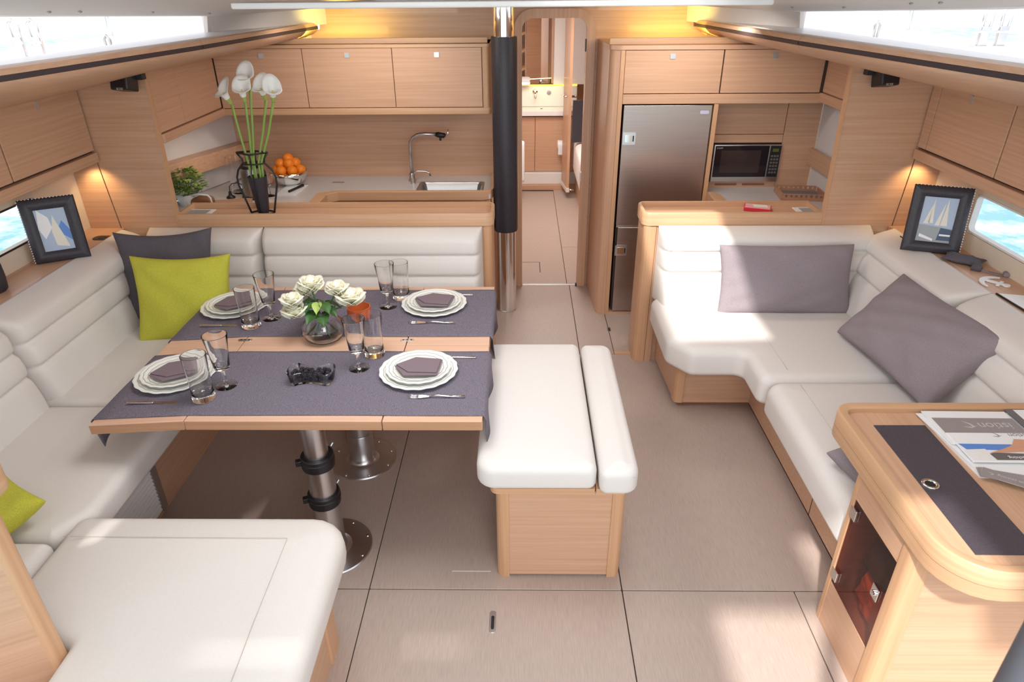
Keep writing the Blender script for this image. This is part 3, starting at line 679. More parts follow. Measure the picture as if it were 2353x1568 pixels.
def calla(x, y, z, sx, lean, turn, k, lab):
    t = thing('calla_lily', lab, 'flower', (x, y, z), 'calla lilies in the wire vase')
    base = (VX+sx, VY-.005+.006*k, VZ+.05)
    mid = (VX+sx*1.4+.1*(x-VX), VY, VZ+.30)
    P = [Vector(base), Vector(mid), Vector((x*.55+mid[0]*.45, y*.5+VY*.5, (z+mid[2])/2)), Vector((x, y, z))]
    pts = [P[0], (P[0]+P[1])/2, P[1], (P[1]+P[2])/2, P[2], (P[2]+P[3])/2, P[3]]
    mk('stem', tb(pts, [.0068]*6+[.008], 10), STEMG, t, smooth=True)
    # spathe: funnel with one long flared lip
    f = B(); nr, nsg = 12, 28; rings = []
    for i in range(nr):
        u = i/(nr-1); row = []
        for j in range(nsg):
            a = 2*PI*j/nsg; lip = max(0, math.cos(a))
            r_ = .007+.021*u**.9+.024*(max(0, u-.6)/.4)**1.3*(1+.35*lip)
            h = .108*u-.024*max(0, u-.7)/.3*(1-1.4*lip)+.016*lip*max(0, u-.6)/.4
            row.append(f.verts.new((r_*math.cos(a)*(1+.25*lip*u), r_*math.sin(a), h)))
        rings.append(row)
    for a_, b_ in zip(rings, rings[1:]):
        for j in range(nsg):
            ff = f.faces.new((a_[j], a_[(j+1) % nsg], b_[(j+1) % nsg], b_[j])); ff.material_index = 0 if rings.index(a_) > 3 else 1
    f.faces.new(rings[0][::-1]).material_index = 1
    bmesh.ops.scale(f, vec=(.95, .95, .95), verts=f.verts); place(f, (x, y, z), ry=lean, rz=turn)
    o = mk('spathe', f, [CALLA, LGREEN], t, smooth=True)
    sd = o.modifiers.new('solid', 'SOLIDIFY'); sd.thickness = .0015
    s_ = tb([(0, 0, .01), (0, 0, .05), (0, 0, .075)], [.005, .005, .002], 8); place(s_, (x, y, z), ry=lean, rz=turn)
    mk('spadix', s_, SPADIX, t, smooth=True)
calla(-1.598, 3.84, 1.56, -.018, -.50, .9, 0, 'leftmost calla lily, its white bloom tipped to the left')
calla(-1.492, 3.87, 1.635, -.002, -.42, 1.5, 1, 'tallest white calla lily standing at the top of the vase')
calla(-1.505, 3.80, 1.575, -.008, -.35, 1.7, 2, 'white calla lily with a green throat just below the tallest bloom')
calla(-1.415, 3.87, 1.575, .012, -.40, 1.3, 3, 'calla lily half hidden behind the big right-hand bloom')
calla(-1.355, 3.81, 1.575, .02, -.50, 2.1, 4, 'large calla lily at the right, opening to the right')

# ================================================================== GALLEY, STARBOARD
YF2 = 4.40
ct = thing('fridge_cabinet', 'tall oak cabinet housing the steel fridge beside the doorway', 'cabinet', (.9, YF2, 0))
mk('side_panel', sl([(.535, YF2+.02), (.60, YF2), (.60, YB), (.508, YB)], [.05, .002, .002, .002], .0, 1.7745), WZ, ct, smooth='auto')
mk('left_stile', bx(.596, .624, YF2-.006, YF2+.03, .023, 1.774), SOLIDZ, ct, bev=.004)
mk('right_stile', bx(1.198, 1.226, YF2-.006, YB, 0, 1.461), SOLIDZ, ct, bev=.003)
mk('middle_rail', bx(.6245, 1.95, YF2-.008, YF2+.05, 1.462, 1.520), WX, ct, bev=.003)
mk('plinth', sl([(.56, YF2+.03), (.60, YF2+.0), (1.2, YF2+.0), (1.2, YB), (.56, YB)], .003, 0.0, .022, rt=.003), WX, ct)
mk('carcass', bx(.64, 1.19, YF2+.03, YB, .03, 1.46), DARKGAP, ct)
mk('top_board', sl([(.53, YF2+.02), (.60, YF2-.012), (1.95, YF2-.012), (1.95, YB), (.508, YB)], [.03, .05, .001, .001, .001], 1.775, 1.800, rt=.004), WX, ct, smooth='auto')
mk('fiddle_rail', bx(.53, 1.95, YF2+.045, YF2+.06, 1.80, 1.838), SOLID, ct, bev=.004)
mk('upper_carcass', bx(.62, 1.94, YF2+.025, YB-.01, 1.50, 1.7745), DARKGAP, ct)
for a, b, lx in ((.624, 1.219, .911), (1.223, 1.838, 1.528)):
    d = mk('cabinet_door', bx(a+.002, b-.002, YF2, YF2+.02, 1.524, 1.772), WX, ct, bev=.002)
    l = mk('latch', sl(rect(lx-.016, lx+.016, 1.722, 1.752), .005, 0, .006, M=lambda a_, b_, c: (a_, YF2-c, b_)), SATIN, d, smooth='auto')
fg = thing('fridge', 'brushed stainless steel fridge with two doors and recessed latches', 'fridge', (.91, YF2, .03))
up_ = mk('upper_door', bx(.636, 1.190, YF2-.004, YF2+.03, .675, 1.455), STEELD, fg, bev=.004)
lo_ = mk('lower_door', bx(.650, 1.190, YF2-.004, YF2+.03, .030, .660), STEELD, fg, bev=.004)
mk('door_gap', bx(.640, 1.190, YF2-.001, YF2+.02, .660, .675), SATIN, fg)
for dd, z_ in ((up_, 1.253), (lo_, .496)):
    q = mk('latch_plate', sl(rect(.640, .722, z_-.038, z_+.038), .006, 0, .007, M=lambda a, b_, c: (a, YF2-.004-c, b_)), SATIN, dd, smooth='auto')
    mk('latch_button', sl(rect(.655, .700, z_-.022, z_+.022), .004, 0, .005, M=lambda a, b_, c: (a, YF2-.011-c, b_)), CHROME, dd, smooth='auto')
    mk('latch_recess', bx(.704, .712, YF2-.0125, YF2-.011, z_-.018, z_+.018), BLACK, dd)
mk('badge', sl(rect(1.115, 1.170, 1.402, 1.422), .006, 0, .003, M=lambda a, b_, c: (a, YF2-.004-c, b_)), LABELB, up_, smooth='auto')
al = thing('microwave_cabinet', 'oak alcove cabinet around the microwave with a small knob door', 'cabinet', (1.6, 4.6, .9))
YM = 4.60
mk('upper_door', bx(1.232, 1.735, YM, YM+.02, 1.236, 1.462), WX, al, bev=.002)
mk('door_knob', la((0, 0, 0), [(0, 0), (.006, 0), (.005, .008), (.008, .012), (.006, .018), (0, .019)], 12), CHROME, al, smooth='auto').matrix_local = Matrix.Translation(Vector((1.507, YM, 1.259))-ORG[al]) @ Matrix.Rotation(PI/2, 4, 'X')
mk('side_filler', bx(1.739, 1.96, YM, YM+.02, .88, 1.47), WX, al, bev=.002)
mk('rail', bx(1.232, 1.737, YM-.001, YM+.02, 1.180, 1.233), WX, al, bev=.002)
mk('sill', bx(1.232, 1.737, YM-.001, YM+.02, .88, .918), WX, al)
for a, b in ((1.325, 1.475), (1.512, 1.665)): mk('vent_slot', sl(rect(a, b, .893, .907), .004, 0, .002, M=lambda a_, b_, c: (a_, YM-.001-c, b_)), BROWNBAR, al)
mk('back', bx(1.232, 1.96, YM+.021, YM+.04, .88, 1.47), DARKGAP, al)
mwv = thing('microwave', 'black and silver microwave oven in the oak alcove', 'microwave', (1.51, YM, .92))
mk('body', sl(rect(1.285, 1.737, .922, 1.172), .006, 0, .02, rt=.003, M=lambda a, b_, c: (a, YM-.002-c, b_)), SATIN, mwv, smooth='auto')
mk('door_glass', bx(1.294, 1.652, YM-.026, YM-.02, .956, 1.164), mat('black_glass', (.02, .015, .02), .06), mwv, bev=.002)
mk('door_window', bx(1.335, 1.60, YM-.0268, YM-.026, .985, 1.135), mat('dark_window', (.05, .035, .035), .08), mwv)
cp = mk('control_panel', bx(1.660, 1.732, YM-.026, YM-.02, .956, 1.164), mat('black_panel', (.02, .018, .022), .25), mwv, bev=.002)
mk('display', bx(1.675, 1.715, YM-.027, YM-.026, 1.125, 1.145), DISPLAY, cp)
for r_ in range(6):
    for c_ in range(3): mk('button', bx(1.669+c_*.019, 1.683+c_*.019, YM-.0272, YM-.026, 1.090-r_*.022, 1.103-r_*.022), DGREYINK, cp)
text('lettering', 'SHARP', .014, (1.322, YM-.027, 1.150), (PI/2, 0, 0), LIGHTINK, mwv)
sw = thing('galley_worktop', 'pale worktop below the microwave in the starboard galley', 'worktop', (1.6, 4.3, .85))
mk('worktop_surface', bx(1.25, 1.99, 3.96, YM, .85, .88), COUNTER, sw)
mk('front_edge', sl([(1.226, 3.96), (1.30, 3.96), (1.30, 4.33), (1.27, 4.40), (1.226, 4.40)], [.002, .002, .03, .03, .002], .85, .905, rt=.004), SOLID, sw, smooth='auto')
mk('wall_galley_starboard', bx(1.965, 2.0, 3.745, YM+.0, .8, 1.47), HULLW, kind='structure')
t = thing('galley_fiddle_shelf', 'slanted oak fiddle board on the pale starboard galley side', 'shelf', (1.9, 4.3, 1.05))
mk('board', pr([(1.93, 4.66, 1.035), (1.93, 3.76, 1.035), (1.925, 3.76, 1.145), (1.925, 4.66, 1.145)], (.03, 0, 0)), WY, t, bev=.003)
t = thing('galley_end_cabinet', 'short oak cabinet end next to the starboard partition', 'cabinet', (1.87, 4.0, 1.46))
mk('cabinet_door', bx(1.848, 1.866, 3.76, 4.39, 1.53, 1.76), WY, t, bev=.002)
mk('bottom_rail', bx(1.838, 1.96, 3.745, 4.40, 1.472, 1.526), WY, t, bev=.004)
mk('corner_gap', bx(1.838, 1.848, 4.385, 4.40, 1.525, 1.775), DARKGAP, t)
# wooden tray with scalloped holes
t = thing('serving_tray', 'small wooden slatted serving tray on the starboard worktop', 'tray', (1.82, 4.40, .88))
Mx = Matrix.Translation((1.825, 4.37, .88)) @ Matrix.Rotation(-.12, 4, 'Z')
def T_(bm): bmesh.ops.transform(bm, matrix=Mx, verts=bm.verts); return bm
DW = wood('tray_wood', 'x', .75, (1.1, .9, .8))
mk('bottom', T_(bx(-.13, .13, -.10, .10, .003, .010)), mat('grey_felt', (.22, .2, .2), .9), t)
for (a, b, c, d) in ((-.14, .14, -.11, -.10), (-.14, .14, .10, .11), (-.14, -.13, -.10, .10), (.13, .14, -.10, .10)):
    mk('rim', T_(bx(a, b, c, d, 0, .022)), DW, t, bev=.001)
for i in range(9):
    for sgn in (-1, 1):
        x = -.125+i*.031; mk('tooth', T_(bx(x-.008, x+.008, sgn*.105-.005, sgn*.105+.005, .022, .038)), DW, t)
for (a, b, c, d) in ((-.14, .14, -.11, -.10), (-.14, .14, .10, .11)): mk('top_rail', T_(bx(a, b, c, d, .038, .044)), DW, t, bev=.001)
for sgn in (-1, 1): mk('end_wall', T_(bx(sgn*.135-.005, sgn*.135+.005, -.10, .10, .022, .044)), DW, t)

# speakers
for s, xx in ((-1, -2.043), (1, 1.832)):
    t = thing('speaker', 'small black loudspeaker under the valance on the %s partition' % ('port' if s < 0 else 'starboard'), 'speaker', (xx, 3.66, 1.67))
    bm = sl(rect(-.05, .05, -.05, .045), .008, -.045, .045, rt=.012, rb=.006, M=lambda a, b_, c: (a*(1-.2*(c+.05)), -c, b_)); place(bm, (xx, 3.63, 1.712), rx=-.25, rz=.12*s)
    mk('cabinet', bm, BLACK, t, smooth='auto')
    mk('bracket', bx(xx+(.045 if s < 0 else -.085), xx+(.085 if s < 0 else -.045), 3.66, 3.70, 1.71, 1.74), BLACK, t, bev=.003)
    text('lettering', 'BOSE', .016, (xx, 3.574, 1.678), (PI/2-.25, 0, .12*s), LIGHTINK, t)

# yellow light strips behind the valance ends
for s in (-1, 1):
    t = thing('light_strip', 'yellow light strip at the forward end of the %s valance' % ('port' if s < 0 else 'starboard'), 'light strip', (XB(s, 1.3), 4.9, 1.85))
    mk('strip', tb([(XB(s, 1.27), 4.885, 1.885), (XB(s, 1.285), 4.885, 1.85), (XB(s, 1.33), 4.885, 1.826)], .006, 8), LEDY, t, smooth=True)

# ================================================================== COMPRESSION POST
t = thing('mast_post', 'floor-to-ceiling chrome mast post with a stitched black leather sleeve', 'post', (-.11, 4.45, 0))
PX, PY = -.113, 4.50
mk('tube', la((PX, PY, 0), [(0, 0), (.066, 0), (.066, 2.045), (0, 2.045)], 40), CHROME, t, smooth='auto')
mk('leather_sleeve', la((PX, PY, .612), [(.066, 0), (.079, 0), (.081, .01), (.081, 1.225), (.079, 1.235), (.066, 1.235)], 40), LEATHER, t, smooth='auto')
mk('floor_flange', la((PX, PY, 0), [(.066, 0), (.069, 0), (.069, .006), (.066, .008)], 40), SATIN, t, smooth='auto')

# ================================================================== FORECABIN AND HEAD seen through the door
mk('wall_hall_port', bx(-.35, -.31, YB+.04, 8.5, -.02, 2.15), WY, kind='structure')
mk('wall_hall_starboard', bx(1.7, 1.74, YB+.04, 8.5, -.02, 2.15), WY, kind='structure')
mk('wall_head', bx(-.35, 1.74, 8.45, 8.5, -.02, 2.15), WX, kind='structure')
mk('ceiling_hall', bx(-.35, 1.74, YB+.04, 8.5, 2.12, 2.15), OFFW, kind='structure')
va = thing('vanity', 'oak washroom vanity with two doors seen through the doorway', 'vanity', (.2, 7.8, 0))
mk('plinth', bx(-.3, .70, 7.68, 8.0, 0, .055), WX, va)
mk('step', bx(-.3, .70, 7.74, 8.0, .055, .185), WHITE, va, bev=.006)
for a, b, kx in ((-.18, .142, .118), (.146, .60, .172)):
    d = mk('vanity_door', bx(a, b, 7.80, 7.82, .19, .80), WX, va, bev=.002)
    mk('knob', la((0, 0, 0), [(0, 0), (.008, 0), (.013, .012), (.009, .02), (0, .021)], 12), CHROME, d, smooth='auto').matrix_local = Matrix.Translation(Vector((kx, 7.80, .69))-ORG[d]) @ Matrix.Rotation(PI/2, 4, 'X')
mk('body', bx(-.3, .62, 7.822, 8.0, .19, .80), DARKGAP, va)
mk('washbasin_top', sl(rect(-.3, .62, 7.74, 8.05), .02, .82, .875, rt=.008), WHITE, va, smooth='auto')
mk('backsplash', bx(-.3, .62, 8.0, 8.05, .875, 1.095), WHITE, va, bev=.01)
tp = thing('wall_tap', 'chrome washroom tap on the white backsplash', 'tap', (.145, 7.98, 1.0))
bm = la((0, 0, 0), [(0, 0), (.028, 0), (.028, .01), (.012, .02), (0, .02)], 20); place(bm, (.145, 8.0, 1.04), rx=PI/2); mk('rose', bm, CHROME, tp, smooth='auto')
mk('spout', tb([(.145, 7.98, 1.04), (.145, 7.92, 1.03), (.145, 7.88, .98)], .012, 12), CHROME, tp, smooth=True)
bm = la((0, 0, 0), [(0, 0), (.024, 0), (.024, .012), (0, .014)], 20); place(bm, (.30, 8.0, 1.03), rx=PI/2)
mk('shower_knob', bm, SATIN, smooth='auto', label='round dark knob on the white washroom backsplash', cat='knob')
mk('overflow_drain', la((.215, 7.86, .876), [(0, 0), (.014, 0), (.014, .003), (0, .003)], 14), BLACK, label='small round drain of the washroom basin', cat='drain')
mk('mirror_light_strip', bx(-.3, .62, 8.03, 8.05, 1.095, 1.110), LEDY, label='thin yellow light line under the washroom mirror', cat='light strip')
t = thing('washroom_mirror', 'tall washroom mirror in an oak frame above the basin', 'mirror', (.1, 8.06, 1.12))
mk('mirror_pane', pr([(.05, 8.01, 1.12), (.33, 8.06, 1.12), (.33, 8.065, 1.12), (.05, 8.065, 1.12)], (0, 0, .98)), MIRROR, t)
mk('frame_stile', bx(.03, .05, 8.045, 8.07, 1.12, 2.1), WZ, t); mk('frame_stile', bx(.33, .35, 8.045, 8.07, 1.12, 2.1), WZ, t)
mk('white_wall_strip', bx(.352, .70, 8.04, 8.07, 1.11, 2.1), WHITE, t)
for z_ in (1.29, 1.47, 1.64):
    mk('corner_shelf', sl([(-.31, 7.7), (.0, 7.72), (.03, 7.85), (.03, 8.05), (-.31, 8.05)], [.01, .05, .05, .002, .002], z_, z_+.025, rt=.005), SOLID, label='small rounded oak washroom shelf, %s of three' % {1.29: 'lowest', 1.47: 'middle', 1.64: 'topmost'}[z_], cat='shelf', group='washroom corner shelves', smooth='auto')
t = thing('rolled_towel', 'rolled white towel below the washroom shelves', 'towel', (-.05, 7.9, 1.12))
mk('roll', tb([(-.30, 7.92, 1.16), (.06, 7.92, 1.16), (.085, 7.92, 1.16)], [.05, .05, .04], 20), PAPER, t, smooth='auto')
mk('small_window_pane', bx(-.2, -.0, 8.42, 8.44, 1.75, 2.0), WHITE, label='pale washroom port light above the shelves', cat='window')
dl = thing('washroom_door', 'open oak washroom door with a chrome lever handle', 'door', (.49, 7.35, .1))
mk('leaf', pr([(.448, 7.66, .12), (.487, 7.34, .12), (.515, 7.342, .12), (.476, 7.662, .12)], (0, 0, 1.86)), WZ, dl)
mk('bottom_sill', pr([(.444, 7.66, .075), (.483, 7.32, .075), (.519, 7.322, .075), (.480, 7.662, .075)], (0, 0, .045)), WHITE, dl)
mk('lever_handle', tb([(.485, 7.42, 1.07), (.45, 7.418, 1.07), (.44, 7.45, 1.07), (.425, 7.56, 1.07)], .012, 10), CHROME, dl, smooth=True)
mk('lever_handle', tb([(.52, 7.42, 1.07), (.555, 7.418, 1.07), (.56, 7.40, 1.07)], .012, 10), CHROME, dl, smooth=True)
mk('door_stop', tb([(.50, 7.34, .10), (.57, 7.33, .10)], .01, 8), CHROME, dl, smooth=True)
t = thing('berth', 'forecabin berth with white mattress and dark headboard behind the doorway', 'berth', (.9, 6.9, 0))
mk('base', pr([(.62, 6.45, 0), (1.6, 6.3, 0), (1.6, 8.2, 0), (.60, 7.6, 0)], (0, 0, .40)), WX, t)
mk('mattress', sl([(.56, 6.40), (1.6, 6.3), (1.6, 8.2), (.555, 7.5)], [.08, .02, .02, .05], .28, .62, rt=.06, rb=.06), CUSH, t, smooth=True)
mk('headboard', pr([(.52, 7.20, .64), (1.2, 7.35, .64), (1.2, 7.39, .64), (.52, 7.24, .64)], (0, 0, .42)), LEATHER, t)
t = thing('towel', 'white towel hanging at the left inside the doorway', 'towel', (-.02, 7.0, .3))
mk('rail', tb([(-.31, 7.3, .62), (.0, 7.3, .62)], .008, 8), SATIN, t, smooth=True)
mk('cloth', place(sl(rect(-.05, .05, -.22, .22), .04, -.03, .03, rt=.02, rb=.02, M=lambda a, b_, c: (c, a, b_)), (-.005, 7.3, .42)), PAPER, t, smooth=True)
t = thing('toilet_roll', 'white toilet roll beside the washroom door', 'toilet roll', (.42, 7.75, .5))
mk('roll', tb([(.40, 7.76, .50), (.47, 7.76, .50)], .05, 18), PAPER, t, smooth='auto')
mk('loose_sheet', bx(.405, .465, 7.708, 7.712, .40, .50), PAPER, t)

# ================================================================== PORT SETTEE
SE = thing('settee', 'large U-shaped cream settee with channelled backrests around the dining table', 'settee', (-1.6, 2.6, 0))
f = B()
mk('base', pr([(-2.3, .8, 0), (-.683, .8, 0), (-.683, 1.60, 0), (-.72, 1.64, 0), (-1.65, 1.64, 0), (-1.65, 2.98, 0), (-.22, 2.98, 0), (-.22, 3.70, 0), (-2.3, 3.70, 0)], (0, 0, .375)), WY, SE, bev=.002)
mk('base_edge', sl(rect(-.70, -.675, 1.55, 1.645), .008, 0, .375), SOLIDZ, SE, smooth='auto')
gr = mk('vent_grille', bx(-1.651, -1.646, 1.80, 2.335, .03, .29), SATIN, SE, label='pale metal louvred vent')
for k in range(11): mk('slat', pr([(-1.646, 1.82, .045+k*.021), (-1.637, 1.82, .038+k*.021), (-1.637, 1.82, .046+k*.021), (-1.646, 1.82, .057+k*.021)], (0, .48, 0)), PAPER, gr)
mk('grille_frame', bx(-1.648, -1.636, 2.305, 2.345, .025, .30), SATIN, gr)
cz0, cz1 = .372, .50
def cush(name, cs, rs, par, crown=.008, z0=cz0, z1=cz1, rt=.042, rb=.03, m=CUSH):
    return mk(name, sl(cs, rs, z0, z1, rt=rt, rb=rb, crown=crown, seg=5, es=6), m, par, smooth=True)
def seam(par, pts, r=.0011): return mk('stitched_seam', tb(pts, r, 5), CUSHSEAM, par)
c = cush('seat_cushion', rect(-2.20, -1.525, 2.487, 3.62), .04, SE)
seam(c, [(-1.60, 2.53, .5075), (-1.60, 3.0, .508)])
c = cush('seat_cushion', [(-2.20, 1.665), (-1.60, 1.665), (-1.525, 1.80), (-1.525, 2.475), (-2.20, 2.475)], [.03, .03, .06, .04, .03], SE)
c = cush('seat_cushion', rect(-1.515, -.24, 2.93, 3.62), .04, SE)
c = cush('seat_cushion', rect(-2.25, -1.585, .8, 1.655), .03, SE)
c = cush('seat_cushion', [(-1.30, .7), (-.605, .7), (-.605, 1.785), (-1.575, 1.785), (-1.575, 1.262), (-1.30, 1.262)], [.03, .03, .13, .05, .02, .02], SE, crown=.012, rt=.055)
seam(c, [(-1.545, 1.652, .5125), (-1.3, 1.650, .5135), (-.785, 1.648, .5135), (-.780, 1.3, .5135), (-.765, .9, .5135)])
# backrests
Tf = lambda a, b: (lambda v: a+(b-a)*v)
CH = (.21, .325)
for (y0, y1) in ((2.487, 3.66), (1.30, 2.477)):
    bm = B(); pad(bm, (-2.295, y0, .45), (0, 1, 0), (-.0, 0, 1), (1, 0, 0), y1-y0, .455, Tf(.215, .135), CH, r=.05)
    mk('backrest_cushion', bm, CUSH, SE, smooth=True)
for (x0, x1) in ((-2.16, -1.500), (-1.492, -.232)):
    bm = B(); pad(bm, (x0, 3.70, .45), (1, 0, 0), (0, 0, 1), (0, -1, 0), x1-x0, .452, Tf(.225, .12), CH, r=.045)
    mk('backrest_cushion', bm, CUSH, SE, smooth=True)
def scatter(name, label, W, H, T, loc, rx, ry, rz, m, seed, **k):
    bm = B(); pillow(bm, W, H, T, seed, **k); place(bm, loc, rx=rx, ry=ry, rz=rz)
    return mk(name, bm, m, smooth=True, label=label, cat='cushion')
# rx<0 leans back (top towards +y)
scatter('scatter_cushion', 'charcoal grey square cushion behind the green one in the settee corner', .50, .50, .15, (-1.92, 3.30, .50), -.30, .02, .22, DGREYP, 1, pin=.13, wr=.016)
scatter('scatter_cushion', 'lime green square cushion leaning in the corner of the port settee', .50, .46, .17, (-1.765, 3.10, .475), -.32, .03, .14, GREENP, 2, pin=.11, wr=.016)
scatter('scatter_cushion', 'lime green cushion lying on the settee at the left picture edge', .26, .32, .13, (-1.90, 1.53, .535), -1.35, .1, -.5, GREENP, 5)

# ================================================================== DINING TABLE
TB = thing('dining_table', 'oak folding dining table on two steel pedestals set for four', 'table', (-.9, 2.67, 0))
zt = .705
tl = [(-1.635, -1.272), (-1.268, -.527), (-.523, -.150)]
for i, (a, b) in enumerate(tl):
    z_ = (lambda x: -.0) 
    bm = B()
    for (c, d) in ((2.05, 2.665), (2.668, 3.295)):
        pass
    lz = -.022 if i == 0 else 0.0
    vs = [(a, 2.05, zt-.040+lz), (b, 2.05, zt-.040), (b, 2.05, zt), (a, 2.05, zt+lz)]
    prism(bm, vs, (0, 1.245, 0))
    mk('tabletop_leaf', bm, WT, TB, bev=.002)
    mk('edge_band', pr([(a+.001, 2.0485, zt-.039+lz), (b-.001, 2.0485, zt-.039), (b-.001, 2.0485, zt-.002), (a+.001, 2.0485, zt-.002+lz)], (0, .002, 0)), WTE, TB)
mk('under_rail', bx(-1.10, -.66, 2.12, 3.22, zt-.065, zt-.041), WTE, TB)
for x in (-1.27, -.525):
    h = mk('hinge', sl(rect(x-.032, x+.032, 2.678, 2.70), .011, zt, zt+.0025, rt=.001), SATIN, TB, label='steel leaf hinge')
    for dx in (-.018, 0, .018): mk('screw', la((x+dx, 2.689, zt+.0025), [(0, 0), (.005, 0), (.004, .0012), (0, .0012)], 10), BLACK, h)
def screws(par, cx, cy, z, r, n=8):
    for k in range(n): mk('screw', la((cx+r*math.cos(.4+2*PI*k/n), cy+r*math.sin(.4+2*PI*k/n), z), [(0, 0), (.007, 0), (.005, .004), (0, .004)], 10), CHROME, par, smooth='auto')
px_, py_ = -.812, 2.715
pd = mk('base_plate', la((px_, py_, 0), [(0, 0), (.166, 0), (.168, .004), (.165, .010), (0, .012)], 56), SATIN, TB, smooth='auto')
screws(pd, px_, py_, .010, .148)
mk('pedestal', la((px_, py_, 0), [(.085, .010), (.075, .014), (.066, .026), (.064, .04), (.062, .17), (.060, .176), (.056, .178), (.054, .62), (.054, .645)], 40), SATIN, TB, smooth='auto')
px_, py_ = -.815, 2.115
pd = mk('base_plate', la((px_, py_, 0), [(0, 0), (.166, 0), (.168, .004), (.165, .010), (0, .012)], 56), SATIN, TB, smooth='auto')
screws(pd, px_, py_, .010, .148)
mk('pedestal', la((px_, py_, 0), [(.085, .010), (.078, .012), (.062, .02), (.058, .035), (.056, .05), (.056, .30), (.054, .30), (.052, .49), (.047, .49), (.047, .663)], 40), SATIN, TB, smooth='auto')
for z_ in (.285, .475):
    cl = mk('clamp_collar', la((px_, py_, z_-.028), [(.054, 0), (.064, 0), (.065, .004), (.064, .018), (.067, .021), (.067, .034), (.064, .037), (.065, .052), (.062, .056), (.048, .056)], 36), BLACK, TB, smooth='auto')
    mk('clamp_lever', place(bx(-.085, -.058, -.012, .012, -.01, .014), (px_, py_, z_), rz=.35), BLACK, cl, bev=.003)
    mk('clamp_bolt', tb([(px_+.045, py_+.045, z_+.034), (px_+.052, py_+.052, z_+.045)], .006, 8), SATIN, cl)

# table runners, draped over both ends
def drape_z(x):
    return zt+.003+(-.022*(-1.27-x)/.363 if x < -1.27 else 0)
def runner(y0, y1, label, seedr, tail):
    bm = B(); prof = [(-.1445, .70-.12), (-.140, .66), (-.136, .685), (-.143, zt-.001), (-.152, zt+.003)]
    xs = [-.152-(1.478/22)*k for k in range(23)]
    P = [(x, z) for x, z in prof]+[(x, drape_z(x)) for x in xs[1:-1]]+[(-1.640, zt-.020), (-1.648, zt-.03), (-1.652, zt-.07), (-1.650, zt-.12), (-1.648, zt-.175)]
    ny = 26; rows = []
    for j in range(ny+1):
        v = j/ny; y = y0+(y1-y0)*v
        row = []
        for i, (x, z) in enumerate(P):
            hang_r = max(0, (zt-.01-z)) if x > -.15 else 0; hang_l = max(0, (zt-.03-z)) if x < -1.6 else 0
            xx = x+(.12*hang_r*math.sin(9*v+seedr) + (.03*hang_r))-(.15*hang_l*math.sin(8*v+seedr))
            yy = y+(.25*hang_l*(1-v))-(.06*hang_r*(v-.5))
            zz = z+hang_l*(.75*v if tail else .45+.2*v)
            zz += .0007*math.sin(x*23+y*31)
            row.append(bm.verts.new((xx, yy+.0015*math.sin(x*7+seedr), zz)))
        rows.append(row)
    for a, b in zip(rows, rows[1:]):
        for i in range(len(P)-1): bm.faces.new((a[i], a[i+1], b[i+1], b[i]))
    o = mk('table_runner', bm, RUN, smooth=True, label=label, cat='table runner')
    sd = o.modifiers.new('solid', 'SOLIDIFY'); sd.thickness = .0025; sd.offset = 0
    return o
runner(2.085, 2.580, 'dark grey linen runner across the near half of the dining table', .4, True)
runner(2.722, 3.245, 'dark grey linen runner across the far half of the dining table', 1.9, False)
ZT = zt+.005

# plates: wavy rim charger with a smaller plate on it
def wob(a, r): return 1+(.012*math.cos(18*a)*(1 if r > .08 else 0))
def rimprof(R):
    return [(0, .0), (R*.55, .0), (R*.6, .002), (R*.98, .014), (R, .018), (R*.985, .020), (R*.93, .0185), (R*.90, .0165), (R*.87, .0175), (R*.80, .0135), (R*.775, .0115), (R*.75, .0122), (R*.64, .0065), (R*.58, .005), (0, .005)]
def make_plate(R, name):
    t = thing(name, 'x', 'plate', (0, 0, 0))
    mk('dish', la((0, 0, 0), rimprof(R), 108, wob), PORC, t, smooth=True)
    for q, zz in ((.885, .0172), (.765, .0122)):
        mk('glaze_line', tb([(R*q*wob(2*PI*k/108, 1)*math.cos(2*PI*k/108), R*q*wob(2*PI*k/108, 1)*math.sin(2*PI*k/108), zz) for k in range(109)], .0011, 5, caps=False), PORCLINE, t, smooth=True)
    return t
PL, PS = make_plate(.163, 'charger_plate'), make_plate(.136, 'dinner_plate')
def make_napkin():
    bm = B()
    prism(bm, [(-.085, .0, 0), (-.045, -.065, 0), (.075, -.062, 0), (.085, .045, 0), (-.02, .06, 0)], (0, 0, .006))
    prism(bm, [(-.080, .002, .007), (-.03, -.050, .007), (.073, -.055, .007), (.08, .042, .007), (-.015, .056, .007)], (0, 0, .004))
    bmesh.ops.scale(bm, vec=(1.14, 1.12, 1.1), verts=bm.verts)
    return mk('napkin', bm, NAPK, bev=.0015, org=(0, 0, 0), label='x', cat='napkin')
NK = make_napkin()
def setting(i, x, y, where, rz, dzt=0.0):
    L1 = 'white wavy-rimmed charger plate, lower of two, at the %s place' % where
    L2 = 'white wavy-rimmed dinner plate holding a napkin at the %s place' % where
    L3 = 'mauve folded napkin on the plate at the %s place' % where
    z_ = ZT+dzt
    if i == 0:
        PL.location = (x, y, z_); PL['label'] = L1; PS.location = (x, y, z_+.0125); PS['label'] = L2; NK.location = (x, y-.005, z_+.0305); NK.rotation_euler = (0, 0, rz); NK['label'] = L3
        for o in (PL, PS, NK): o['group'] = {PL: 'charger plates on the runners', PS: 'dinner plates on the runners', NK: 'folded napkins on the plates'}[o]
        ORG[PL] = Vector((x, y, z_))
    else:
        dup(PL, (x, y, z_), .1*i, L1); dup(PS, (x, y, z_+.0125), .2*i, L2)
        n_ = NK.copy(); COL.objects.link(n_); n_.location = (x, y-.005, z_+.0305); n_.rotation_euler = (0, 0, rz); n_['label'] = L3
setting(0, -.432, 2.395, 'near right', 0.0)
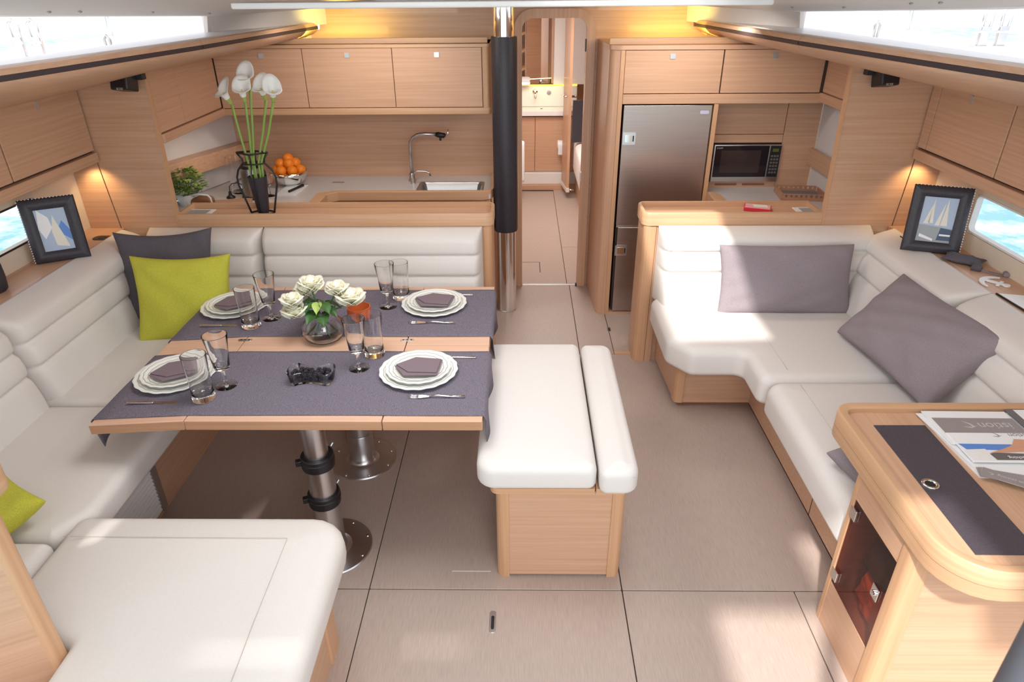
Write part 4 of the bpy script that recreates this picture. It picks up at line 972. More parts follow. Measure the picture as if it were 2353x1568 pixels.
setting(1, -1.448, 2.385, 'near left', .5, -.012)
setting(2, -1.455, 3.055, 'far left', .55, -.012)
setting(3, -.443, 3.052, 'far right', -.1)

# glasses
def tumbler():
    t = thing('tumbler', 'x', 'glass', (0, 0, 0))
    mk('body', la((0, 0, 0), [(0, 0), (.039, 0), (.043, .004), (.0425, .03), (.0405, .06), (.042, .12), (.047, .195), (.0468, .198), (.0448, .198), (.0398, .12), (.0382, .06), (.039, .042), (.036, .03), (0, .026)], 40), GLASS, t, smooth='auto')
    return t
def wine():
    t = thing('wine_glass', 'x', 'glass', (0, 0, 0))
    mk('bowl', la((0, 0, .075), [(0, 0), (.013, .0), (.028, .007), (.032, .018), (.0375, .08), (.048, .155), (.0478, .157), (.0458, .157), (.0358, .08), (.0300, .024), (.024, .017), (0, .015)], 40), GLASS, t, smooth='auto')
    mk('stem', la((0, 0, 0), [(0, .0), (.042, .0), (.0432, .0015), (.040, .003), (.012, .009), (.0075, .016), (.006, .03), (.0065, .06), (.011, .0745), (0, .0745)], 40), GLASS, t, smooth='auto')
    return t
G1, G2 = tumbler(), wine()
gl = [('near left', -1.250, 2.195, -1.200, 2.292), ('far left', -1.286, 2.821, -1.218, 2.905), ('near right', -.645, 2.545, -.690, 2.432), ('far right', -.622, 3.141, -.673, 3.037)]
for i, (wh, a, b, c, d) in enumerate(gl):
    for P_, x, y, nm, gp in ((G1, a, b, 'tall clear straight tumbler at the %s place' % wh, 'water tumblers on the dining table'), (G2, c, d, 'clear stemmed wine glass at the %s place' % wh, 'wine glasses on the dining table')):
        if i == 0: P_.location = (x, y, ZT); P_['label'] = nm; P_['group'] = gp
        else: dup(P_, (x, y, ZT), 0, nm, gp)
# cutlery
def knife():
    t = thing('knife', 'x', 'cutlery', (0, 0, 0))
    mk('blade', sl([(-.115, -.008), (.0, -.007), (.0, .006), (-.10, .008)], [.006, .002, .002, .006], .0015, .0035), CUT, t, smooth='auto')
    mk('handle', sl(rect(0, .105, -.006, .006), .004, 0, .007, rt=.003, rb=.002), CUT, t, smooth='auto')
    return t
def fork():
    t = thing('fork', 'x', 'cutlery', (0, 0, 0))
    mk('handle', tb([(-.015, 0, .006), (.02, 0, .010), (.06, 0, .006), (.125, 0, .004)], [.0035, .0035, .0045, .0055], 8), CUT, t, smooth=True)
    mk('neck', sl([(-.05, -.012), (-.015, -.004), (-.015, .004), (-.05, .012), (-.058, .012), (-.058, -.012)], .003, .003, .006), CUT, t, smooth='auto')
    for k in range(4): mk('tine', tb([(-.056, -.0098+k*.0065, .0045), (-.08, -.0098+k*.0065, .004), (-.10, -.0098+k*.0065, .010)], [.0019, .0017, .0009], 6), CUT, t, smooth=True)
    return t
K, F_ = knife(), fork()
kn = [(-1.445, 2.178, PI+.0, 'knife laid in front of the near left plate', -.010), (-1.44, 2.843, PI, 'knife laid in front of the far left plate', -.010), (-.305, 2.518, 0, 'knife behind the near right plate, its handle showing', 0), (-.362, 3.172, 0, 'knife behind the far right plate, its handle showing', 0)]
for i, (x, y, rz, lb, dz) in enumerate(kn):
    if i == 0: K.location = (x, y, ZT+dz); K.rotation_euler = (0, 0, rz); K['label'] = lb; K['group'] = 'knives on the dining table'
    else: dup(K, (x, y, ZT+dz), rz, lb)
F_.location = (-.350, 2.205, ZT); F_['label'] = 'fork in front of the near right plate'; F_['group'] = 'forks on the dining table'
dup(F_, (-.445, 2.850, ZT), -.02, 'fork in front of the far right plate')

# glass vase of white roses in the middle
vx, vy = -.905, 2.70
t = thing('rose_vase', 'low round clear glass vase holding the white roses', 'vase', (vx, vy, zt))
mk('body', la((vx, vy, zt), [(0, 0), (.06, 0), (.085, .018), (.098, .05), (.092, .085), (.066, .115), (.060, .135), (.066, .158), (.062, .158), (.0565, .135), (.062, .113), (.088, .083), (.0935, .05), (.08, .021), (.055, .006), (0, .007)], 48), GLASS, t, smooth='auto')
roses = [(-1.005, 2.65, .895, .048, 'lower left'), (-.975, 2.75, .950, .046, 'left'), (-.935, 2.71, .998, .050, 'topmost'), (-.820, 2.70, .980, .044, 'centre right'), (-.760, 2.69, .945, .054, 'right'), (-1.00, 2.63, .955, .041, 'outer left')]
def petal(bm, c, d, sz, cup, tilt, wid=1.0):
    d = d.normalized(); s_ = d.cross(Vector((0, 0, 1))); s_.normalize(); n_ = Vector((0, 0, 1))
    g_ = []
    for i in range(5):
        u = i/4; row = []
        for j in range(7):
            v = (j-3)/3; wd = sz*.75*wid*math.sin(PI*(.18+.62*u))
            p = c+d*(sz*(.15+tilt*u)+cup*abs(v)**2*-.25*sz)+s_*(v*wd)+n_*(sz*u*(1.1-.25*v*v)-.12*sz*u*tilt*4*u*u)
            row.append(bm.verts.new(p))
        g_.append(row)
    for a, b in zip(g_, g_[1:]):
        for j in range(6): bm.faces.new((a[j], a[j+1], b[j+1], b[j]))
for i, (x, y, z, r, nm) in enumerate(roses):
    t = thing('rose', 'creamy white rose, %s in the glass vase' % nm, 'flower', (x, y, z-r), 'white roses in the glass vase')
    base = Vector((x, y, z-r)); tp_ = Vector((vx+(x-vx)*.2, vy+(y-vy)*.2, zt+.14)); bt = Vector((vx-(x-vx)*.55, vy-(y-vy)*.6, zt+.02))
    mk('stem', tb([bt, tp_, (tp_+base)/2, base+Vector((0, 0, .01))], .0035, 8), GREEN, t, smooth=True)
    rd = random.Random(20+i); bm = B()
    for ring, (cnt, sz, tl_) in enumerate(((5, r*1.35, .75), (5, r*1.3, .5), (4, r*1.25, .28), (3, r*1.15, .1))):
        for k in range(cnt):
            a = 2*PI*k/cnt+ring*.6+rd.uniform(-.15, .15)
            petal(bm, base, Vector((math.cos(a), math.sin(a), 0)), sz, 1.2, tl_*rd.uniform(.85, 1.15), 1.15-.15*ring)
    o = mk('petals', bm, PETAL, t, smooth=True); o.modifiers.new('solid', 'SOLIDIFY').thickness = .0012
    bm = B(); bmesh.ops.create_uvsphere(bm, u_segments=12, v_segments=8, radius=r*.45)
    for v in bm.verts: v.co = Vector((v.co.x, v.co.y, v.co.z*1.2))+base+Vector((0, 0, r*.8))
    mk('heart', bm, PETAL, t, smooth=True)
t = thing('rose_leaves', 'dark green rose leaves spreading over the glass vase rim', 'leaves', (vx, vy, zt+.15))
for k, (a, l_, z_, mm) in enumerate(((-1.9, .085, .18, GREEN), (-2.6, .07, .2, GREEN), (-1.2, .085, .17, GREEN), (-.5, .075, .19, GREEN), (.3, .07, .2, GREEN), (2.4, .07, .2, GREEN), (3.3, .07, .22, GREEN), (-1.5, .06, .22, LGREEN), (1.4, .06, .2, GREEN), (-.85, .07, .215, GREEN), (-2.2, .06, .215, GREEN))):
    bm = B(); d = Vector((math.cos(a), math.sin(a), 0)); s_ = Vector((-d.y, d.x, 0)); c = Vector((vx, vy, zt+z_-.03)); rows = []
    for i in range(6):
        u = i/5; wd = l_*.38*math.sin(PI*(.05+.92*u))
        rows.append([bm.verts.new(c+d*(.02+l_*u)+s_*(v*wd)+Vector((0, 0, .03*u-.06*u*u+.008*abs(v)))) for v in (-1, -.4, 0, .4, 1)])
    for a_, b_ in zip(rows, rows[1:]):
        for j in range(4): bm.faces.new((a_[j], a_[j+1], b_[j+1], b_[j]))
    mk('leaf', bm, mm, t, smooth=True)
t = thing('votive_holder', 'orange glass candle holder behind the rose vase', 'candle holder', (-.775, 2.86, ZT))
mk('cup', la((-.775, 2.86, ZT), [(0, 0), (.035, 0), (.05, .02), (.058, .06), (.055, .085), (.051, .085), (.054, .06), (.046, .024), (0, .01)], 32), OGLASS, t, smooth='auto')
t = thing('berry_dish', 'clear glass dish with pinched waist filled with blackberries', 'dish', (-.86, 2.335, ZT))
def dish_pt(a, R=1.0):
    x = .098*math.cos(a); y = .05*math.sin(a)
    u = math.cos(a)
    hw = .026+.026*abs(u)**1.3 if abs(u) < .80 else .0
    return x, y
def dish_outline(o):
    pts = []
    A = .098-o; Wc = .052-o; Wm = .030-o; xc = .068
    for k in range(9): t_ = k/8; pts.append((-xc+2*xc*t_, -(Wm+(Wc-Wm)*(2*t_-1)**2)))
    for k in range(1, 8): a = -PI/2+PI*k/8; pts.append((xc+(A-xc)*math.cos(a), Wc*math.sin(a)))
    for k in range(9): t_ = 1-k/8; pts.append((-xc+2*xc*t_, (Wm+(Wc-Wm)*(2*t_-1)**2)))
    for k in range(1, 8): a = PI/2+PI*k/8; pts.append((-xc+(A-xc)*math.cos(a)*-1*-1, Wc*math.sin(a)))
    return pts
bm = B(); RR = []
for o_, z_, sc in ((0, 0, .9), (0, .052, 1.0), (.003, .054, 1.0), (.005, .052, 1.0), (.006, .007, .9)):
    RR.append([bm.verts.new((-.86+x*sc, 2.335+y*sc, ZT+z_)) for x, y in dish_outline(o_)])
for a, b in zip(RR, RR[1:]):
    for i in range(len(a)): bm.faces.new((a[i], a[(i+1) % len(a)], b[(i+1) % len(b)], b[i]))
bm.faces.new(RR[0][::-1]); bm.faces.new(RR[-1]); mk('glass_wall', bm, GLASS, t, smooth='auto')
bm = B(); rd = random.Random(4)
for (dx, dy, dz) in [(0, 0, 0)]+[(.0075*math.cos(a)*math.cos(e), .0075*math.sin(a)*math.cos(e), .009*math.sin(e)) for e in (-.9, -.3, .3, .9) for a in [k*PI/3+e for k in range(6)]]:
    b2 = bmesh.ops.create_icosphere(bm, subdivisions=1, radius=.0042 if dx or dy else .007); bmesh.ops.translate(bm, vec=(dx, dy, dz+.012), verts=b2['verts'])
bproto = mk('blackberry', bm, BERRY, smooth=True, org=(0, 0, 0), cat='blackberry', label='blackberry in the glass dish', group='blackberries in the glass dish')
first = True
for lay in range(2):
    for ix in range(7):
        for iy in range(3 if abs(ix-3) < 3 else 2):
            x = -.86+(ix-3)*.0225+rd.uniform(-.003, .003); y = 2.335+(iy-1 if abs(ix-3) < 3 else (iy-.5))*.0215*(.75+.25*abs(ix-3)/3)+rd.uniform(-.002, .002)
            o = bproto if first else bproto.copy()
            if not first: COL.objects.link(o)
            first = False; o.location = (x, y, ZT+.009+lay*.016); o.rotation_euler = (rd.uniform(-.2, .2), rd.uniform(-.2, .2), rd.uniform(0, 3))

# ================================================================== CENTRE BENCH
t = thing('bench', 'cream upholstered bench with oak base in the middle of the saloon', 'bench', (.1, 2.4, 0))
mk('front_panel', bx(-.075, .362, 1.962, 1.98, .01, .448), WX, t)
mk('back_panel', bx(-.075, .362, 2.80, 2.82, .01, .448), WX, t)
mk('side_panel', bx(-.098, -.08, 2.0, 2.79, .01, .448), WY, t)
mk('side_panel', bx(.372, .390, 2.0, 2.79, .01, .448), WY, t)
for (x0, x1, y0, y1, rr) in ((-.102, -.052, 1.957, 2.01, [.03, .002, .002, .002]), (.342, .394, 1.957, 2.01, [.002, .03, .002, .002]), (-.102, -.052, 2.77, 2.823, [.002, .002, .002, .03]), (.342, .394, 2.77, 2.823, [.002, .002, .03, .002])):
    mk('corner_post', sl(rect(x0, x1, y0, y1), rr, 0, .452), SOLIDZ, t, smooth='auto')
mk('top_board', sl(rect(-.122, .272, 1.945, 2.84), [.03, .004, .004, .03], .448, .474), SOLID, t, smooth='auto')
mk('bolster_board', sl(rect(.276, .400, 1.945, 2.84), [.004, .03, .03, .004], .448, .474), SOLID, t, smooth='auto')
c = cush('seat_cushion', rect(-.172, .276, 1.932, 2.90), [.07, .035, .035, .05], t, z0=.474, z1=.585, rt=.04, rb=.025)
c = cush('bolster_cushion', rect(.284, .428, 1.905, 2.885), [.03, .055, .05, .03], t, z0=.474, z1=.585, rt=.035, rb=.025)
seam(c, [(.315, 1.909, .553), (.41, 1.915, .553)])

# ================================================================== STARBOARD SETTEE
SS = thing('corner_sofa', 'L-shaped cream corner sofa with channelled backrests on the starboard side', 'sofa', (1.4, 2.9, 0))
mk('base', sl([(1.283, 1.79), (2.1, 1.79), (2.1, 3.71), (.842, 3.71), (.862, 3.20), (1.283, 3.20)], [.002, .002, .002, .002, .04, .002], .03, .335), WX, SS, smooth='auto')
mk('plinth', pr([(1.30, 1.79, 0), (2.1, 1.79, 0), (2.1, 3.70, 0), (.88, 3.70, 0), (.90, 3.225, 0), (1.30, 3.225, 0)], (0, 0, .034)), BROWNBAR, SS)
mk('corner_post', sl([(.856, 3.192), (.905, 3.192), (.905, 3.25), (.854, 3.25)], [.03, .002, .002, .002], .032, .334), SOLIDZ, SS, smooth='auto')
mk('base_joint', bx(1.2815, 1.2835, 2.292, 2.295, .03, .33), DARKGAP, SS)
c = cush('seat_cushion', [(1.125, 2.700), (1.93, 2.700), (1.93, 3.62), (.758, 3.62), (.758, 3.10), (.86, 2.965), (1.125, 2.965)], [.05, .03, .03, .04, .08, .06, .05], SS, z0=.34, z1=.50, rt=.05, crown=.008)
seam(c, [(.88, 3.56, .506), (.95, 3.14, .508), (1.262, 3.14, .508), (1.262, 2.76, .508)])
c = cush('seat_cushion', [(1.135, 1.79), (1.93, 1.79), (1.93, 2.690), (1.135, 2.690)], [.03, .03, .03, .07], SS, z0=.335, z1=.50, rt=.06, crown=.008)
seam(c, [(1.275, 2.63, .5075), (1.275, 2.2, .508), (1.275, 1.85, .508)])
CH2 = (.225, .335)
bm = B(); pad(bm, (.782, 3.70, .46), (1, 0, 0), (0, 0, 1), (0, -1, 0), 1.20, .445, Tf(.24, .12), CH2, r=.045)
mk('backrest_cushion', bm, CUSH, SS, smooth=True)
for (y0, y1) in ((2.765, 3.64), (2.05, 2.755)):
    bm = B(); pad(bm, (2.085, y0, .46), (0, 1, 0), (0, 0, 1), (-1, 0, 0), y1-y0, .445, Tf(.30, .135), CH2, r=.05)
    mk('backrest_cushion', bm, CUSH, SS, smooth=True)
scatter('scatter_cushion', 'wide grey lumbar cushion against the forward backrest of the corner sofa', .73, .385, .15, (1.455, 3.39, .495), -.33, -.01, -.02, GREYP, 7, pin=.05, wr=.016)
scatter('scatter_cushion', 'large grey cushion lying diagonally on the corner sofa by the chart table', .76, .42, .20, (1.665, 2.735, .535), -.72, -.03, -1.50, GREYP, 9, pin=.07, wr=.024)
scatter('scatter_cushion', 'corner of a small grey cushion poking out behind the chart table', .30, .22, .10, (1.385, 1.93, .51), -1.35, 0, .45, GREYP, 12)

# ================================================================== SHELF ITEMS
def photo_frame(label, loc, W, H, rz, lean, kind):
    t = thing('photo_frame', label, 'picture frame', (0, 0, 0))
    def P(bm): return place(bm, loc, rx=-lean, rz=rz)
    bm = B(); o1 = [outline(rect(-W/2, W/2, 0, H), .004, d, 2) for d in (0, .006, .022, .042, .056, .056)]
    RR = [[bm.verts.new((x, y, z)) for x, z in o] for o, y in zip(o1, (.008, -.006, -.014, -.012, -.002, .006))]
    for a, b in zip(RR, RR[1:]):
        for i in range(len(a)): bm.faces.new((a[i], a[(i+1) % len(a)], b[(i+1) % len(b)], b[i]))
    bm.faces.new(RR[0][::-1])
    mk('border', P(bm), LEATHER, t, smooth='auto')
    x0, x1, z0, z1 = -W/2+.056, W/2-.056, .056, H-.056
    ph = mk('photo', P(bx(x0, x1, .002, .005, z0, z1)), SKYP, t)
    w_, h_ = x1-x0, z1-z0
    def flat(pts, m, nm, k): mk(nm, P(pr([(x0+u*w_, .0018-.0003*k, z0+v*h_) for u, v in pts], (0, .0003, 0))), m, ph)
    if kind == 'one':
        flat([(.10, 1), (0, .55), (.15, .3), (.45, .55), (.4, .8)], PAPER, 'cloud_print', 1)
        flat([(.45, .12), (.40, .45), (.55, .85), (.75, .35), (.85, .06)], SAILP, 'sail_print', 2)
        flat([(.6, .5), (.75, .35), (1, .2), (1, .45), (.8, .7)], BLUEINK, 'sky_print', 1)
    else:
        flat([(0, 0), (1, 0), (1, .32), (0, .38)], SEAP, 'water_print', 1)
        flat([(.25, .42), (.33, .98), (.40, .42)], SAILP, 'sail_print', 2); flat([(.62, .38), (.72, .98), (.82, .38)], SAILP, 'sail_print', 2)
        flat([(.12, .40), (.30, .85), (.30, .40)], SAILP, 'sail_print', 2); flat([(.46, .38), (.66, .90), (.60, .38)], SAILP, 'sail_print', 2)
        flat([(.60, .05), (1, .05), (1, .30), (.66, .33)], NAVY, 'hull_print', 2); flat([(.08, .10), (.5, .02), (.5, .07), (.08, .17)], PAPER, 'foam_print', 2)
        flat([(.66, .15), (.98, .15), (.98, .19), (.66, .19)], PAPER, 'stripe_print', 3)
    st2 = B()
    for k in range(26):
        z_ = .01+k*(H-.02)/25
        for x_ in ((-W/2,) if kind == 'one' else (W/2,)): box(st2, x_-.0022, x_+.0022, -.002, .002, z_-.0022, z_+.0022)
    for k in range(16):
        x_ = -W/2+.01+k*(W-.02)/15; box(st2, x_-.002, x_+.002, -.002, .002, H-.002, H+.0018)
    mk('stitching', P(st2), PAPER, t, kind='stuff')
    leg = B(); prism(leg, [(-.03, .012, H*.65), (.03, .012, H*.65), (.035, .12, .03), (-.035, .12, .03)], (0, .004, 0))
    lg = place(leg, loc, rx=-lean, rz=rz)
    for v in lg.verts: v.co.z = max(v.co.z, .902)
    mk('stand', lg, BLACK, t)
    bmn = min(v.co.z for v in [Vector(c) for c in []]) if 0 else 0
    return t
photo_frame('black leather photo frame with a white sail on the port shelf', (-2.345, 3.185, .902), .245, .32, .50, .17, 'one')
photo_frame('black leather photo frame with two yachts on the starboard shelf', (2.085, 3.27, .902), .265, .335, -.36, .22, 'two')
t = thing('candle', 'dark textured candle pot on the port shelf at the picture edge', 'candle', (-2.43, 2.80, .90))
mk('pot', la((-2.435, 2.80, .90), [(0, 0), (.045, 0), (.056, .012), (.061, .06), (.060, .125), (.056, .128), (.053, .12), (.053, .105), (0, .105)], 36), LEATHER, t, smooth='auto')
mk('wax', la((-2.435, 2.80, 1.004), [(0, 0), (.052, 0), (.052, .004), (0, .004)], 24), WAX, t)
mk('wick', tb([(-2.435, 2.80, 1.008), (-2.434, 2.80, 1.018)], .0015, 6), BLACK, t)
for s, x, y in ((-1, -2.34, 3.53), (1, 2.105, 3.50)):
    t = thing('shelf_grommet', 'dark round socket plate set in the %s shelf' % ('port' if s < 0 else 'starboard'), 'socket', (x, y, .90))
    mk('plate', sl([(x-.05, y-.035), (x+.05, y-.035), (x+.05, y+.035), (x-.05, y+.035)], .03, .90, .904, rt=.002), DARKSTRIP, t, smooth='auto')
    mk('cap', la((x, y, .904), [(0, 0), (.022, 0), (.020, .004), (.01, .006), (0, .004)], 20), BLACK, t, smooth='auto')
# sunglasses pouch with cord
t = thing('drawstring_pouch', 'dark grey fabric pouch with a cord loop on the starboard shelf', 'pouch', (2.17, 3.08, .90))
bm = B(); pillow(bm, .18, .11, .035, 31, pin=.12); place(bm, (2.145, 3.10, .918), rx=-PI/2, rz=-.75)
for v in bm.verts: v.co.z = max(v.co.z, .901)
mk('bag', bm, DGREYP, t, smooth=True)
bm = tb([(2.175, 3.05, .915), (2.20, 3.02, .912)], [.022, .012], 10); mk('gathered_neck', bm, DGREYP, t, smooth=True)
mk('cord', tb([(2.20, 3.02, .910), (2.235, 3.01, .905), (2.27, 2.985, .904), (2.285, 2.965, .905), (2.27, 2.96, .904), (2.235, 2.98, .905), (2.20, 3.015, .908)], .0028, 7), GREYP, t, smooth=True)
mk('toggle', tb([(2.285, 2.975, .912), (2.275, 2.95, .912)], .011, 10), GREYP, t, smooth='auto')
# white anchor
t = thing('anchor_ornament', 'flat white wooden anchor lying on the starboard shelf', 'ornament', (2.19, 2.88, .90))
Ma = lambda bm: place(bm, (2.178, 2.885, .901), rz=-2.45)
bm = B(); n_ = 14; top_ = []; bot_ = []
for k in range(n_+1):
    a = -PI*.08-PI*.84*k/n_; r1, r2_ = .078, .078-.022*math.sin(PI*k/n_)-.004
    top_.append((r1*math.cos(a), r1*math.sin(a)+.02)); bot_.append((r2_*math.cos(a), r2_*math.sin(a)+.02))
prism(bm, [(x, y, 0) for x, y in top_]+[(x, y, 0) for x, y in bot_[::-1]], (0, 0, .007)); mk('arms', Ma(bm), PAPER, t, bev=.001)
mk('shank', Ma(bx(-.009, .009, -.05, .045, .0, .0072)), PAPER, t, bev=.001)
mk('stock', Ma(bx(-.032, .032, .018, .032, .0, .0074)), PAPER, t, bev=.001)
bm = B(); 
for k in range(16):
    a, b = 2*PI*k/16, 2*PI*(k+1)/16
    prism(bm, [(.007*math.cos(a), .052+.007*math.sin(a), 0), (.015*math.cos(a), .052+.015*math.sin(a), 0), (.015*math.cos(b), .052+.015*math.sin(b), 0), (.007*math.cos(b), .052+.007*math.sin(b), 0)], (0, 0, .0071))
mk('ring', Ma(bm), PAPER, t)
t = thing('document_folder', 'white folder with a dark edge on the starboard shelf', 'folder', (2.17, 2.6, .90))
mk('sheets', pr([(2.118, 2.755, .901), (2.26, 2.72, .901), (2.27, 2.35, .901), (2.14, 2.38, .901)], (0, 0, .006)), PAPER, t, bev=.001)
mk('spine', tb([(2.112, 2.758, .904), (2.132, 2.38, .904)], .0045, 8), BLACK, t, smooth=True)

# ================================================================== CHART TABLE
DX0, DX1, DY0, DY1 = 1.115, 2.26, 1.245, 2.04
NT = thing('chart_table', 'oak chart table with raised rounded edge and smoked glass locker', 'desk', (1.6, 1.6, 0))
rr = [.15, .01, .01, .07]
mk('lower_apron', sl(rect(DX0, DX1, DY0, DY1), rr, .695, .742, rb=.006), SOLID, NT, smooth='auto')
mk('joint_line', sl(rect(DX0+.003, DX1, DY0+.003, DY1-.003), rr, .742, .7445), SAILP, NT)
mk('desk_surface', sl(rect(DX0+.01, DX1, DY0+.01, DY1-.01), rr, .74, .779), WY, NT)
bm = B(); o1 = [outline(rect(DX0, DX1, DY0, DY1), rr, d, 10) for d in (0, 0, .005, .026, .034, .034)]
RR = [[bm.verts.new((x, y, z)) for x, y in o] for o, z in zip(o1, (.7445, .795, .801, .801, .795, .770))]
for a, b in zip(RR, RR[1:]):
    for i in range(len(a)): bm.faces.new((a[i], a[(i+1) % len(a)], b[(i+1) % len(b)], b[i]))
mk('fiddle_rim', bm, SOLID, NT, smooth='auto')
ins = mk('leather_inset', bx(1.218, 1.395, 1.33, 1.925, .778, .7815), INSET, NT, bev=.001)
f = B(); lathe(f, (1.248+.0, 1.615, .7815), [(.0245, 0), (.0255, .003), (.021, .005), (.016, .003), (.014, -.001)], 32); mk('grommet_ring', f, CHROME, ins, smooth=True)
mk('grommet_hole', la((1.248, 1.615, .7817), [(0, 0), (.0145, 0), (.0145, .0012), (0, .0012)], 20), BLACK, ins)
# cabinet below
cx = 1.127
NB = thing('chart_table_cabinet', 'oak cabinet under the chart table with a smoked glass side door', 'cabinet', (1.5, 1.6, 0))
mk('top_rail', bx(cx, cx+.02, 1.473, 1.758, .597, .694), WY, NB)
mk('bottom_panel', bx(cx, cx+.02, 1.473, 1.758, 0, .205), WY, NB)
mk('rear_edge', bx(cx-.002, cx+.02, 1.758, 1.782, 0, .694), SOLIDZ, NB, bev=.003)
mk('corner_post', sl(rect(cx-.004, cx+.055, 1.412, 1.472), [.028, .002, .002, .004], 0, .694), SOLIDZ, NB, smooth='auto')
mk('aft_panel', bx(cx+.055, 2.15, 1.422, 1.44, 0, .694), WX, NB)
mk('forward_panel', bx(cx+.02, 2.15, 1.766, 1.780, 0, .694), WX, NB)
mk('locker_floor', bx(cx+.02, 1.6, 1.441, 1.765, .185, .205), WX, NB)
mk('locker_back', bx(1.45, 1.46, 1.441, 1.765, .206, .694), WY, NB)
dg = mk('glass_door', bx(cx+.003, cx+.009, 1.473, 1.757, .206, .596), SMOKE, NB, label='smoked brown acrylic door')
for z_ in (.545, .255): mk('hinge', bx(cx-.006, cx+.003, 1.722, 1.762, z_-.022, z_+.022), CHROME, dg, bev=.002)
mk('latch_plate', bx(cx-.003, cx+.003, 1.500, 1.540, .392, .442), CHROME, dg, bev=.002)
bm = la((0, 0, 0), [(0, 0), (.010, 0), (.009, .008), (0, .009)], 14); place(bm, (cx-.003, 1.520, .417), ry=-PI/2); mk('latch_knob', bm, CHROME, dg, smooth='auto')
t = thing('folded_jacket', 'orange folded jacket inside the smoked glass locker', 'jacket', (1.2, 1.58, .24))
bm = B(); pillow(bm, .25, .15, .10, 44, pin=.04, wr=.02); place(bm, (1.195, 1.58, .208), rz=PI/2-.1, rx=.2); mk('cloth', bm, SKINO, t, smooth=True)
t = thing('folded_hat', 'dark grey hat on the orange jacket in the locker', 'hat', (1.2, 1.58, .38))
bm = B(); pillow(bm, .20, .11, .09, 45, pin=.1); place(bm, (1.21, 1.61, .350), rz=PI/2+.1, rx=.1); mk('cloth', bm, DGREYP, t, smooth=True)

# papers on the chart table
zs = .7795
t = thing('white_sheets', 'stack of plain white sheets lowest on the chart table', 'paper', (1.6, 1.75, zs))
for k in range(5):
    e = .004*k
    mk('sheet', pr([(1.400-e*.6, 1.998-e, zs+.0022*k), (1.76, 1.998-e*.5, zs+.0022*k), (1.76, 1.62+e, zs+.0022*k), (1.418+e*.3, 1.648+e*.6, zs+.0022*k)], (0, 0, .0016)), PAPER, t)
zb = zs+.0125
t = thing('brochure', 'white sailing brochure with a grey logo band at its top', 'brochure', (1.6, 1.9, zb))
mk('cover', pr([(1.412, 1.992, zb), (1.70, 1.988, zb), (1.70, 1.80, zb), (1.412, 1.80, zb)], (0, 0, .003)), PAPER, t)
mk('grey_band', pr([(1.426, 1.950, zb+.003), (1.70, 1.946, zb+.003), (1.70, 1.858, zb+.003), (1.426, 1.862, zb+.003)], (0, 0, .0004)), GREYINK, t)
text('lettering', 'istion', .052, (1.618, 1.903, zb+.0038), (0, 0, PI), LIGHTINK, t)
def swoosh(par, x, y, z, s, m):
    bm = B()
    prism(bm, [(x-.5*s, y+.6*s, z), (x+.1*s, y+.15*s, z), (x+.3*s, y-.3*s, z), (x+.05*s, y-.42*s, z), (x+.0*s, y+.0*s, z)], (0, 0, .0004))
    prism(bm, [(x-.8*s, y-.35*s, z), (x-.1*s, y-.58*s, z), (x+.65*s, y-.2*s, z), (x+.0*s, y-.42*s, z)], (0, 0, .0004))
    mk('logo', bm, m, par)
swoosh(t, 1.535, 1.910, zb+.0034, .036, LIGHTINK)
t = thing('dark_spine_folder', 'white folder with a dark grey diagonal spine at the picture edge', 'folder', (1.8, 1.9, zb+.004))
mk('cover', pr([(1.735, 1.998, zb+.0), (2.0, 1.998, zb+.0), (2.0, 1.72, zb+.0), (1.735, 1.72, zb+.0)], (0, 0, .004)), PAPER, t)
mk('spine', pr([(1.706, 1.998, zb+.004), (1.736, 1.998, zb+.004), (1.738, 1.72, zb+.004), (1.708, 1.72, zb+.004)], (0, 0, .0006)), DGREYINK, t)
t = thing('magazine', 'sailing magazine with a woman sunbathing on deck by a blue sea', 'magazine', (1.56, 1.78, zb+.0035))
zm = zb+.0036
mk('cover', pr([(1.425, 1.858, zm), (1.703, 1.855, zm), (1.703, 1.700, zm), (1.425, 1.704, zm)], (0, 0, .0035)), PAPER, t, bev=.001)
zc = zm+.0036
def ink(nm, pts, m, k=0): mk(nm, pr([(x, y, zc+.0003*k) for x, y in pts], (0, 0, .0003)), m, t)
ink('sea_print', [(1.430, 1.796), (1.60, 1.792), (1.60, 1.757), (1.53, 1.762), (1.44, 1.766)], BLUEINK)
ink('deck_print', [(1.430, 1.764), (1.50, 1.768), (1.51, 1.712), (1.432, 1.712)], WHITE, 1)
ink('band_print', [(1.500, 1.742), (1.52, 1.748), (1.70, 1.738), (1.70, 1.710), (1.505, 1.711)], DGREYINK, 2)
ink('arm_print', [(1.502, 1.746), (1.56, 1.768), (1.60, 1.788), (1.70, 1.790), (1.70, 1.75), (1.60, 1.752)], SKINC, 3)
ink('hand_print', [(1.585, 1.770), (1.625, 1.820), (1.70, 1.812), (1.70, 1.782), (1.62, 1.776)], SKINC, 4)
text('lettering', 'istion yachting', .018, (1.60, 1.722, zc+.0014), (0, 0, PI), PAPER, t)
text('lettering', 'istion', .03, (1.655, 1.843, zc+.0006), (0, 0, PI), GREYINK, t)
swoosh(t, 1.585, 1.845, zc+.0004, .022, GREYINK)
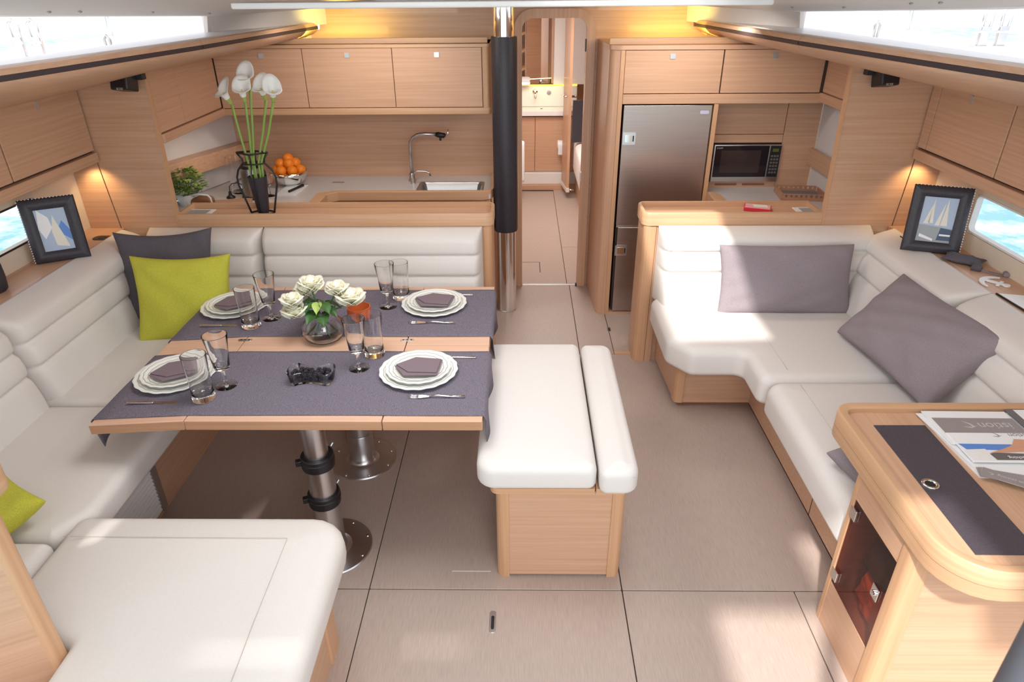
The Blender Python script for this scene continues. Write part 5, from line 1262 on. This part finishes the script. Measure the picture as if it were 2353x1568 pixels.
for k in range(4):
    t = thing('business_card', 'grey card in the fanned set on the chart table, %s' % ('topmost, with the logo', 'second from the top', 'third from the top', 'lowest')[3-k], 'card', (1.48, 1.64, zs+.0115+.001*k), 'fanned grey cards on the chart table')
    bm = place(bx(-.072, .072, -.024, .024, 0, .0007), (1.485+.002*k, 1.640-.006*k, zs+.0125+.001*k), rz=-.30-.09*k)
    mk('card_stock', bm, GREYINK if k % 2 else mat('grey_card_%d' % k, (.34, .30, .295), .4), t)
    mk('edge_line', place(bx(-.03, .065, -.0235, -.022, .0007, .0009), (1.485+.002*k, 1.640-.006*k, zs+.0125+.001*k), rz=-.30-.09*k), LIGHTINK, t)
    if k == 3:
        text('lettering', 'istion yachting', .015, (1.500, 1.618, zs+.0166), (0, 0, PI-.57), LIGHTINK, t)
        swoosh(t, 1.450, 1.650, zs+.0164, .014, LIGHTINK)

# ================================================================== NEAR LEFT PARTITION AND RIGHT HANDRAIL POST
t = thing('galley_end_partition', 'oak partition end with a solid edge in the near left corner', 'partition', (-1.5, 1.1, 0))
pnl = mk('panel', bx(-1.5-.70, -1.5, 1.1-.03, 1.1, 0, 1.12), WX, t); pnl.location = (.19, .135, 0); pnl.rotation_euler = (0, 0, .46)
mk('edge_post', sl([(-1.335, 1.20), (-1.295, 1.20), (-1.295, 1.25), (-1.335, 1.25)], .014, 0, 1.09), SOLIDZ, t, smooth='auto')
mk('top_rail', sl([(-1.9, .88), (-1.238, 1.17), (-1.238, 1.262), (-1.30, 1.262), (-1.95, .95)], [.01, .03, .03, .02, .01], 1.07, 1.20, rt=.02, rb=.02), SOLID, t, smooth='auto')
t = thing('handrail_post', 'grey leather-wrapped handrail post at the right picture edge', 'post', (.66, .55, 0))
mk('pole', tb([(.655, .56, 0), (.655, .56, 2.0)], .034, 24), mat('grey_leather_wrap', (.10, .10, .12), .45), t, smooth='auto')
mk('foot_flange', la((.655, .56, 0), [(0, 0), (.06, 0), (.06, .01), (.035, .014), (0, .014)], 24), SATIN, t, smooth='auto')
